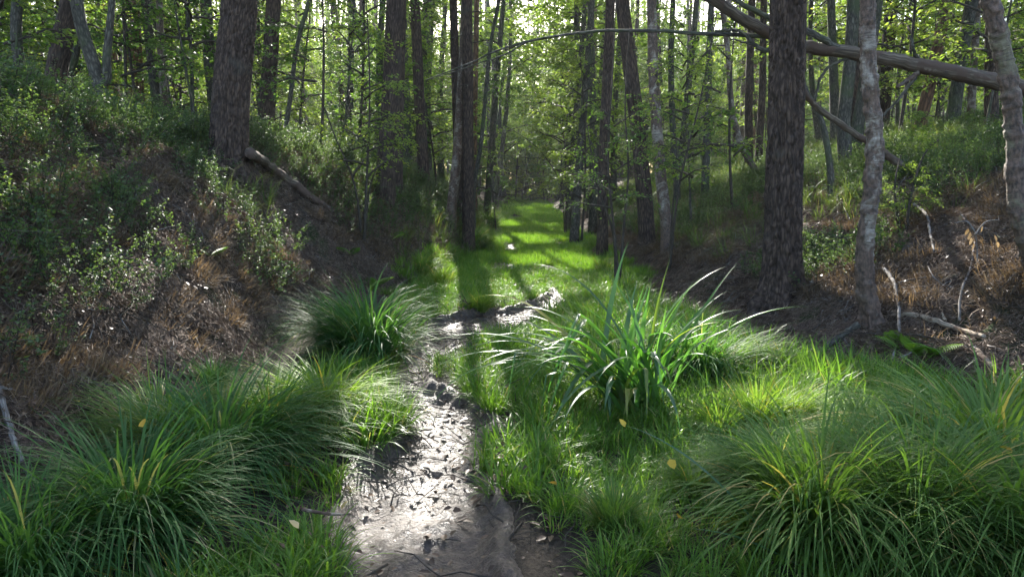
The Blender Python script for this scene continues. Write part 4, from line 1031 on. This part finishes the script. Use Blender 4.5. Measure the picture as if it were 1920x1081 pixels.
# ------------------------------------------------------------------ fallen trunk, logs and sticks
def limb(parent, name, pts, r0, r1, mat, n=10, seg=24, jitter=0.0, org=None, relief=0.0, seed=0):
    S = smooth_path(pts, seg); gg = np.random.default_rng(seed + 3)
    if jitter: S = S + gg.normal(0, jitter, S.shape)
    r = np.linspace(r0, r1, seg)
    rel = bark_relief(S, r, n, relief, seed, 0.7) if relief else None
    V, F, C = tube(S - (org if org is not None else 0), r, n, rel)
    return link(name, mk_mesh(name, V, F, mat, coord=C, smooth=True), parent)
D = 9.3
org = at(2350, 262, D); org[2] = gz(org[0], org[1])
ft = empty('fallen_tree', org, 'dead fallen trunk hanging across behind the thick pine and white birch', 'fallen tree')
limb(ft, 'trunk', [at(2380, 275, D), at(2100, 205, D), at(1880, 157, D), at(1720, 122, D), at(1600, 100, D), at(1500, 85, D), at(1400, 40, D), at(1330, -5, D), at(1240, -60, D)], 0.12, 0.055, DEAD, 24, 120, 0.004, org, 0.018, 1)
for k, (pts, a, b) in enumerate([
        ([at(1570, 92, D), at(1530, 66, D - .1), at(1470, 45, D - .1), at(1400, 12, D - .2), at(1350, -20, D - .2)], 0.045, 0.025),
        ([at(1722, 118, D), at(1712, 90, D - .1), at(1708, 65, D - .1)], 0.025, 0.01),
        ([at(1722, 135, D), at(1700, 152, D - .2), at(1682, 163, D - .3)], 0.03, 0.02),
        ([at(1722, 137, D), at(1690, 180, D - .1), at(1655, 218, D - .1)], 0.024, 0.012),
        ([at(1590, 108, D), at(1550, 130, D), at(1535, 160, D), at(1528, 190, D)], 0.022, 0.014),
        ([at(1480, 80, D), at(1430, 95, D), at(1390, 60, D), at(1340, 58, D)], 0.035, 0.014),
        ([at(1470, 110, D), at(1420, 88, D), at(1370, 72, D)], 0.022, 0.01),
        ([at(1460, 70, D), at(1320, 62, D + .2), at(1200, 58, D + .5), at(1050, 66, D + 1), at(960, 85, D + 1.2), at(870, 122, D + 1.5), at(800, 150, D + 1.6)], 0.028, 0.008),
        ([at(1060, 66, D + 1), at(1000, 75, D + 1), at(940, 105, D + 1), at(880, 125, D + 1), at(820, 146, D + 1)], 0.014, 0.005)]):
    limb(ft, 'branch', pts, a, b, DEAD if k in (2,) else OAK, 8, 26, 0.006, org, 0, k)
# leaning dead pole under it
org2 = at(1672, 300, 9.8); 
pole = empty('dead_branch', (org2[0], org2[1], gz(org2[0], org2[1])), 'pale dead branch slanting down behind the white birch', 'branch')
limb(pole, 'stem', [at(1690, 310, 9.8), at(1620, 262, 9.8), at(1560, 222, 9.8), at(1520, 190, 9.7), at(1500, 160, 9.6), at(1480, 120, 9.5)], 0.05, 0.03, DEAD, 12, 40, 0.005, np.array(pole.location), 0.008, 5)

def lying(name, label, pix, w, mat=GREYSTICK, cat='stick', group=None, lift=0.0, ds=None, side=()):
    P = [ground_hit(px, py) for px, py in pix] if ds is None else [at(px, py, d) for (px, py), d in zip(pix, ds)]
    P = np.array(P); dmean = P[:, 1].mean(); r = w / 2 / F_PX * dmean
    P[:, 2] += r * 0.7 + lift
    root = empty(name, P[0] - np.array([0, 0, r]), label, cat, group)
    limb(root, 'stem', P, r, r * 0.6, mat, 12 if w > 9 else 7, 26, r * 0.12, np.array(root.location), r * 0.12, abs(int(pix[0][0])))
    for q, sp in enumerate(side):
        Q = np.array([ground_hit(px, py) for px, py in sp]); Q[:, 2] += r + lift
        limb(root, 'twig', Q, r * 0.5, r * 0.25, mat, 6, 12, r * 0.1, np.array(root.location), 0, q)
    return root
lq = [ground_hit(px, py) for px, py in ((480, 322), (540, 350), (600, 388), (648, 418))]
lying('log', 'mossy log slanting down the left bank beside the thick pine', [(468, 296), (530, 338), (590, 382), (648, 420)], 19, DEAD, 'log', ds=[10.8] + [float(q[1]) for q in lq[1:]], lift=0.02)
lying('log', 'short pale log end on the left bank at the picture edge', [(-20, 282), (30, 290), (60, 300)], 14, DEAD, 'log', ds=[7.6, 7.6, 7.6])
lying('stick', 'grey forked stick leaning at the left edge below the bank', [(-5, 735), (15, 800), (35, 865), (62, 925)], 13, side=[[(5, 745), (30, 752)]], lift=0.04)
lying('stick', 'curved white branch on the dark left bank', [(262, 328), (258, 360), (245, 385), (228, 402)], 6)
lying('stick', 'short crooked pale stick beside the curved white branch', [(180, 378), (184, 400), (190, 420)], 6)
lying('stick', 'thin straight dead stem on the left bank slope', [(45, 398), (100, 422), (170, 455), (205, 480)], 4)
lying('stick', 'dead twig on the brown slope below the thick left pine', [(400, 320), (420, 345), (468, 360)], 3)
lying('stick', 'pale broken branch running right from the birch foot', [(1672, 598), (1730, 607), (1790, 628), (1845, 645)], 13, PALEWOOD, lift=0.04, side=[[(1770, 615), (1765, 600)]])
lying('stick', 'stout pale branch end lying below the broken branch', [(1805, 640), (1835, 672), (1868, 702)], 15, PALEWOOD, lift=0.02)
lying('stick', 'grey branch running down the slope right of the birch foot', [(1655, 515), (1676, 545), (1683, 585), (1684, 640), (1672, 690), (1664, 716)], 8, lift=0.06, side=[[(1682, 690), (1720, 672), (1748, 660)]])
lying('stick', 'thin forked twig below the grey branch on the right bank', [(1636, 692), (1650, 715), (1680, 735), (1702, 765)], 5, lift=0.03)
lying('stick', 'dead upright stem on the right bank under the grass', [(1712, 400), (1735, 420), (1742, 455), (1750, 492)], 6, lift=0.1)
lying('stick', 'curved upright grey stem right of the broken branch', [(1797, 620), (1800, 570), (1818, 520), (1826, 470)], 5, lift=0.08)
lying('stick', 'forked dead twig beside the thick dark pine foot', [(1522, 540), (1520, 520), (1500, 505)], 4, lift=0.05, side=[[(1520, 522), (1545, 505), (1570, 488)], [(1524, 540), (1505, 536)]])
lying('stick', 'thin fallen twig across the slope behind the birch', [(1560, 590), (1500, 640), (1440, 690)], 5, TWIG)
lying('stick', 'brown rotten branch running down left of the birch foot', [(1610, 612), (1570, 640), (1530, 668)], 15, OAK)
lying('stick', 'bent twig low on the right bank', [(1645, 545), (1720, 545), (1782, 535)], 4, lift=0.03)
lying('stick', 'straw coloured twig lying in the bottom left grass', [(570, 1038), (610, 1046), (660, 1040)], 7, PALEWOOD, lift=0.2)
lying('stick', 'dark twig across the wet mud', [(690, 868), (730, 862), (760, 850)], 4, TWIG)
lying('stick', 'dark curved twig in the near mud', [(800, 955), (850, 965), (890, 955)], 7, TWIG)
lying('stick', 'short dark twig in the middle of the mud', [(808, 850), (815, 875), (825, 890)], 5, TWIG)

# ------------------------------------------------------------------ saplings near the path
def sapling(label, px, py, d, stems, crown, ncrown, csc, seed, cz=1.0):
    gg = np.random.default_rng(seed)
    b = at(px, py, d); b[2] = gz(b[0], b[1])
    root = empty('young_tree', b, label, 'tree')
    for k, pts in enumerate(stems):
        P = np.array([at(x, y, d + 0.1 * k) for x, y in pts]) - b
        P[0, 2] = min(P[0, 2], -0.05)
        S = smooth_path(P, 24); V, F, C = tube(S, np.linspace(0.024, 0.007, 24), 7)
        link('stem', mk_mesh('stem', V, F, TWIG, coord=C, smooth=True), root)
        if k < ncrown:
            q = int(np.argmin(abs(S[:, 2] - cz))); add_crown(root, crown, S[q], gg.uniform(0, 6), csc)
    return root
sapling('thin many stemmed sapling right of the path beside the sedge', 1160, 515, 11.0, [[(1165, 515), (1150, 420), (1140, 300), (1148, 150), (1155, 0)], [(1160, 515), (1170, 420), (1178, 330), (1172, 200), (1180, 60)], [(1155, 515), (1148, 430), (1120, 350), (1100, 230)]], NEARC[0], 1, 0.6, 1, 1.2)
sapling('leafy sapling on the left bank in front of the twin pine', 682, 445, 12.0, [[(682, 445), (688, 330), (693, 200), (690, 60), (685, -20)], [(680, 440), (660, 330), (630, 260), (600, 180)], [(684, 440), (700, 330), (725, 280)]], NEARC[1], 2, 0.8, 2, 1.0)
sapling('low sapling with yellow green leaves right of the white birch', 1700, 400, 8.6, [[(1700, 400), (1715, 340), (1740, 280), (1760, 262)], [(1695, 400), (1680, 330), (1690, 290)]], SAPC[3], 2, 0.26, 3, 0.3)
sapling('thin leaning bare sapling in front of the speckled birch', 1258, 450, 11.5, [[(1256, 450), (1275, 340), (1310, 200), (1345, 20)], [(1258, 450), (1262, 380), (1268, 330)]], NEARC[1], 1, 0.6, 4, 1.4)
sapling('leaning leafy sapling far along the right path edge', 1060, 390, 24, [[(1060, 390), (1045, 330), (1010, 280), (940, 230)], [(1062, 390), (1060, 300), (1050, 180)]], SAPC[1], 2, 1.0, 5, 1.6)
for (px, py, d, sc, lab) in [(600, 260, 14.5, 1.0, 'leafy sapling behind the slanting log'), (640, 300, 16, 1.05, 'leafy sapling left of the twin pine'), (560, 250, 18, 1.1, 'leafy sapling right of the reddish pine'),
                        (930, 380, 26, 1.0, 'bushy sapling at the left path edge far along'), (1090, 380, 20, 1.0, 'bushy sapling right of the far path'), (1100, 330, 27, 1.2, 'taller sapling right of the far path end'),
                        (1300, 300, 14, 0.95, 'leafy sapling behind the leaning bare one'), (1380, 280, 13.5, 0.85, 'leafy sapling left of the thick dark pine'), (230, 180, 14, 0.9, 'leafy sapling right of the crooked oak'), (20, 180, 11, 0.9, 'leafy sapling at the left picture edge'), (130, 170, 16, 1.0, 'leafy sapling behind the leaning pine on the left'), (340, 200, 19, 1.1, 'leafy sapling left of the thick left pine'), (470, 260, 20, 1.1, 'leafy sapling between the thick left pine and the reddish pine'), (670, 300, 18, 1.1, 'leafy sapling just left behind the twin pine'), (760, 330, 23, 1.2, 'leafy sapling between twin pine and slim pine'), (820, 330, 21, 1.1, 'leafy sapling behind the path cluster')]:
    b = at(px, py, d); r = wild_tree('sap', b[0], b[1], g, lab, sc)

# ------------------------------------------------------------------ air
if True:
    bx = np.array([[x, y, z] for x in (-146, 146) for y in (-36, 246) for z in (-1.4, 42)], float)
    hz_m = bpy.data.materials.new('haze'); hz_m.use_nodes = True
    hn = hz_m.node_tree.nodes; hn.remove(hn['Principled BSDF'])
    pv = hn.new('ShaderNodeVolumePrincipled'); pv.inputs['Density'].default_value = 0.0005; pv.inputs['Color'].default_value = (0.95, 0.97, 1.0, 1); pv.inputs['Anisotropy'].default_value = 0.3
    hz_m.node_tree.links.new(pv.outputs[0], hn['Material Output'].inputs['Volume'])
    hz = link('haze', mk_mesh('haze', bx, [[0, 1, 3, 2], [4, 6, 7, 5], [0, 4, 5, 1], [2, 3, 7, 6], [0, 2, 6, 4], [1, 5, 7, 3]], hz_m))
    tag(hz, 'thin pale air between the trees of the wood', 'haze', kind='stuff')

# far wood that closes the view: one mass
xa = gs.uniform(-95, 95, 2300); ya = gs.uniform(62, 132, 2300)
ok = ~((xa > foot_l(ya) - 0.5) & (xa < foot_r(ya) + 0.5) & (ya < 92)) & (abs(xa) < 0.8 * ya)
xa, ya = xa[ok], ya[ok]; P = on_ground(xa, ya); k = len(P)
var = gs.choice(8, k, p=[.08, .07, .07, .16, .16, .14, .16, .16])
lift = np.where((var == 3) | (var == 4), gs.uniform(0.0, 6, k), np.where(var == 6, gs.uniform(0, 6, k), 0))
scatter('far_wood', 'far wood closing the view as one mass of leaves and trunks', 'wood', pine_stems[:2] + birch_stems[:1] + [OAKC[0]['crown'], OAKC[1]['crown'], SAPC[1]['crown'], BIRC[0]['crown'], SAPC[2]['crown']],
        P + np.stack([0 * xa, 0 * xa, lift], -1), np.stack([gs.normal(0, .03, k), gs.normal(0, .03, k), gs.uniform(0, 6.28, k)], -1), gs.uniform(1.2, 2.2, k), var)

# ------------------------------------------------------------------ ferns and single fallen leaves
def fern(px, py, label, sc=1.0, nf=5, ds=None):
    b = ground_hit(px, py); gg = np.random.default_rng(int(px)); root = empty('fern', b, label, 'fern')
    for f in range(nf):
        az = gg.uniform(0, 6.28); m = 16; s = np.linspace(0.15, 1, m); L = 0.42 * sc * gg.uniform(0.7, 1.1)
        th = 0.5 + 1.0 * s; C = np.stack([np.cos(az) * np.cumsum(np.sin(th)) * L / m, np.sin(az) * np.cumsum(np.sin(th)) * L / m, np.cumsum(np.cos(th)) * L / m], -1)
        P, Dd = [], []
        for sd_ in (-1, 1):
            P.append(C); a2 = az + sd_ * 1.2; Dd.append(np.repeat(np.array([[math.cos(a2), math.sin(a2), -0.1]]), m, 0))
        P = np.concatenate(P); Dd = unit(np.concatenate(Dd)); l = np.tile(0.13 * sc * np.sin(np.clip(s, 0, 1) * 2.9) + 0.015, 2)
        LV = leaf_verts(P, Dd, np.repeat(np.array([[0, 0, 1.0]]), 2 * m, 0), l, l * 0.2, gg)
        o = link('frond', mk_mesh('frond', LV, leaf_faces(2 * m), FERN, rnd=np.full(len(LV) * 6, gg.uniform())), root)
    return root
fern(690, 545, 'bright green fern above the round tussock on the left bank', 1.1)
fern(655, 478, 'small yellowing fern on the shaded left slope', 0.7, 4)
fern(1735, 668, 'small fern on the bare right bank below the broken branch', 0.8, 4)
fern(735, 450, 'pale small fern below the twin pine foot', 0.8, 4)
fern(1690, 655, 'tiny fern right beside the white birch foot', 0.6, 3)
fern(395, 480, 'dark green fern among bilberries on the left bank', 0.5, 6)
gl = np.random.default_rng(8)
LM = mk_mesh('fallen_leaf', leaf_verts(np.zeros((1, 3)), np.array([[1.0, 0, 0]]), np.array([[0, 0, 1.0]]), np.array([0.055]), np.array([0.045]), gl), leaf_faces(1), YELLOW, rnd=np.full(6, 0.4))
LM2 = mk_mesh('fallen_leaf', leaf_verts(np.zeros((1, 3)), np.array([[1.0, 0, 0]]), np.array([[0, 0, 1.0]]), np.array([0.05]), np.array([0.04]), gl), leaf_faces(1), YELLOW, rnd=np.full(6, 0.95))
for (px, py, up, m, lab) in [(268, 800, .5, LM, 'large yellow leaf caught on top of the shaggy left tussock'), (1172, 800, .27, LM, 'orange yellow leaf in grass below the broad leaved sedge'), (1028, 903, .24, LM, 'orange leaf in the right grass near the mud edge'), (1280, 970, .32, LM, 'yellow leaf low in the front right grass'), (1255, 860, .3, LM, 'yellow leaf in grass left of the sunlit tussock'),
                         (810, 765, .12, LM, 'orange leaf on the mud by the grass islet'), (140, 750, .02, LM2, 'whitish leaf on bare soil below the left bank'), (10, 945, .03, LM2, 'pale leaf on soil at the left edge'), (15, 970, .03, LM2, 'second pale leaf lower at the left edge'), (560, 990, .3, LM2, 'pale leaf by the mud above the bottom left grass'), (640, 955, .12, LM2, 'pale brown leaf on mud left side'), (1900, 845, .45, LM, 'yellow leaf in the tussock at the right edge'), (330, 695, .05, LM, 'orange leaf on the left bank above the bluish tuft'), (1870, 440, .1, LM2, 'bright pale leaf on the right bank under the leaning birch')]:
    o = link('fallen_leaf', m); o.location = ground_hit(px, py, 60, up); o.rotation_euler = (gl.normal(0, .4), gl.normal(0, .4), gl.uniform(0, 6.28))
    tag(o, lab, 'leaf', 'single fallen leaves')

# ------------------------------------------------------------------ labels of the many background trees: by the gap they stand in and their order in depth
MARKS = [(0, 'the left picture edge'), (112, 'the stout leaning pine'), (300, 'the white speckled birch'), (436, 'the thick left pine'), (505, 'the reddish pine'), (735, 'the twin pine'), (870, 'the path cluster'), (990, 'the path end'),
         (1140, 'the thin many stemmed sapling'), (1235, 'the speckled birch'), (1330, 'the straight dark trunk'), (1472, 'the thick dark pine'), (1630, 'the white peeling birch'), (1750, 'the reddish leaning pine'), (1900, 'the sunlit leaning birch')]
ORD = ['nearest', 'second', 'third', 'fourth', 'fifth', 'sixth', 'seventh', 'eighth', 'ninth', 'tenth', 'eleventh', 'twelfth', 'thirteenth', 'fourteenth', 'fifteenth', 'sixteenth', 'seventeenth', 'eighteenth', 'nineteenth', 'twentieth', 'twenty-first', 'twenty-second', 'twenty-third', 'twenty-fourth', 'twenty-fifth', 'twenty-sixth', 'twenty-seventh', 'twenty-eighth', 'twenty-ninth', 'thirtieth']
KIND_WORD = {'pine_tree': 'pine', 'birch_tree': 'slender birch', 'oak_tree': 'crooked leafy tree', 'young_tree': 'leafy young tree', 'added_canopy_tree': 'added canopy tree'}
from collections import defaultdict
bins = defaultdict(list)
for o in COL.objects:
    if o.get('group') in ('pines deep in the wood', 'birches deep in the wood', 'crooked leafy trees deep in the wood', 'young trees of the understory', 'tall canopy trees'):
        px = CX + o.location.x / o.location.y * F_PX
        bins[(o.name.split('.')[0], int(np.searchsorted([m[0] for m in MARKS], px)))].append((o.location.y, o))
for (nm, b), lst in bins.items():
    lst.sort(key=lambda t: t[0])
    for k, (_, o) in enumerate(lst):
        if b == 0: w = 'beyond the left picture edge'
        elif b == len(MARKS): w = 'right of ' + MARKS[-1][1]
        else: w = 'between ' + MARKS[b - 1][1] + ' and ' + MARKS[b][1]
        w = w.replace(' and the ', ' and ')
        o['label'] = '%s %s behind, %s' % (ORD[min(k, 29)], KIND_WORD[nm], w)


# ------------------------------------------------------------------ withered twig with hanging orange leaves on the right bank
wb = ground_hit(1830, 520)
wt = empty('withered_sapling', wb, 'withered twig with hanging orange leaves left of the leaning birch', 'twig')
dw = wb[1]
for k, pts in enumerate([[(1830, 525), (1832, 470), (1826, 430), (1800, 400)], [(1828, 440), (1850, 415), (1872, 412)], [(1826, 432), (1812, 415), (1790, 418)]]):
    P = np.array([at(x, y, dw - 0.05 * k) for x, y in pts]) - wb
    V, F, C = tube(smooth_path(P, 12), np.linspace(0.009, 0.003, 12), 6)
    link('stem', mk_mesh('stem', V, F, GREYSTICK, coord=C, smooth=True), wt)
for k, (x, y) in enumerate([(1822, 445), (1826, 455), (1820, 435), (1800, 402), (1864, 440), (1868, 452), (1840, 420), (1816, 428)]):
    p = at(x, y, dw - 0.05)[None] - wb
    d = unit(np.array([[gl.normal(0, .25), gl.normal(0, .25), -1.0]]))
    LV = leaf_verts(p, d, unit(np.array([[gl.normal(0, .5), -1.0, 0.2]])), np.array([0.075]), np.array([0.032]), gl)
    o = link('leaf', mk_mesh('leaf', LV, leaf_faces(1), HEATH, rnd=np.full(6, 1.0)), wt)
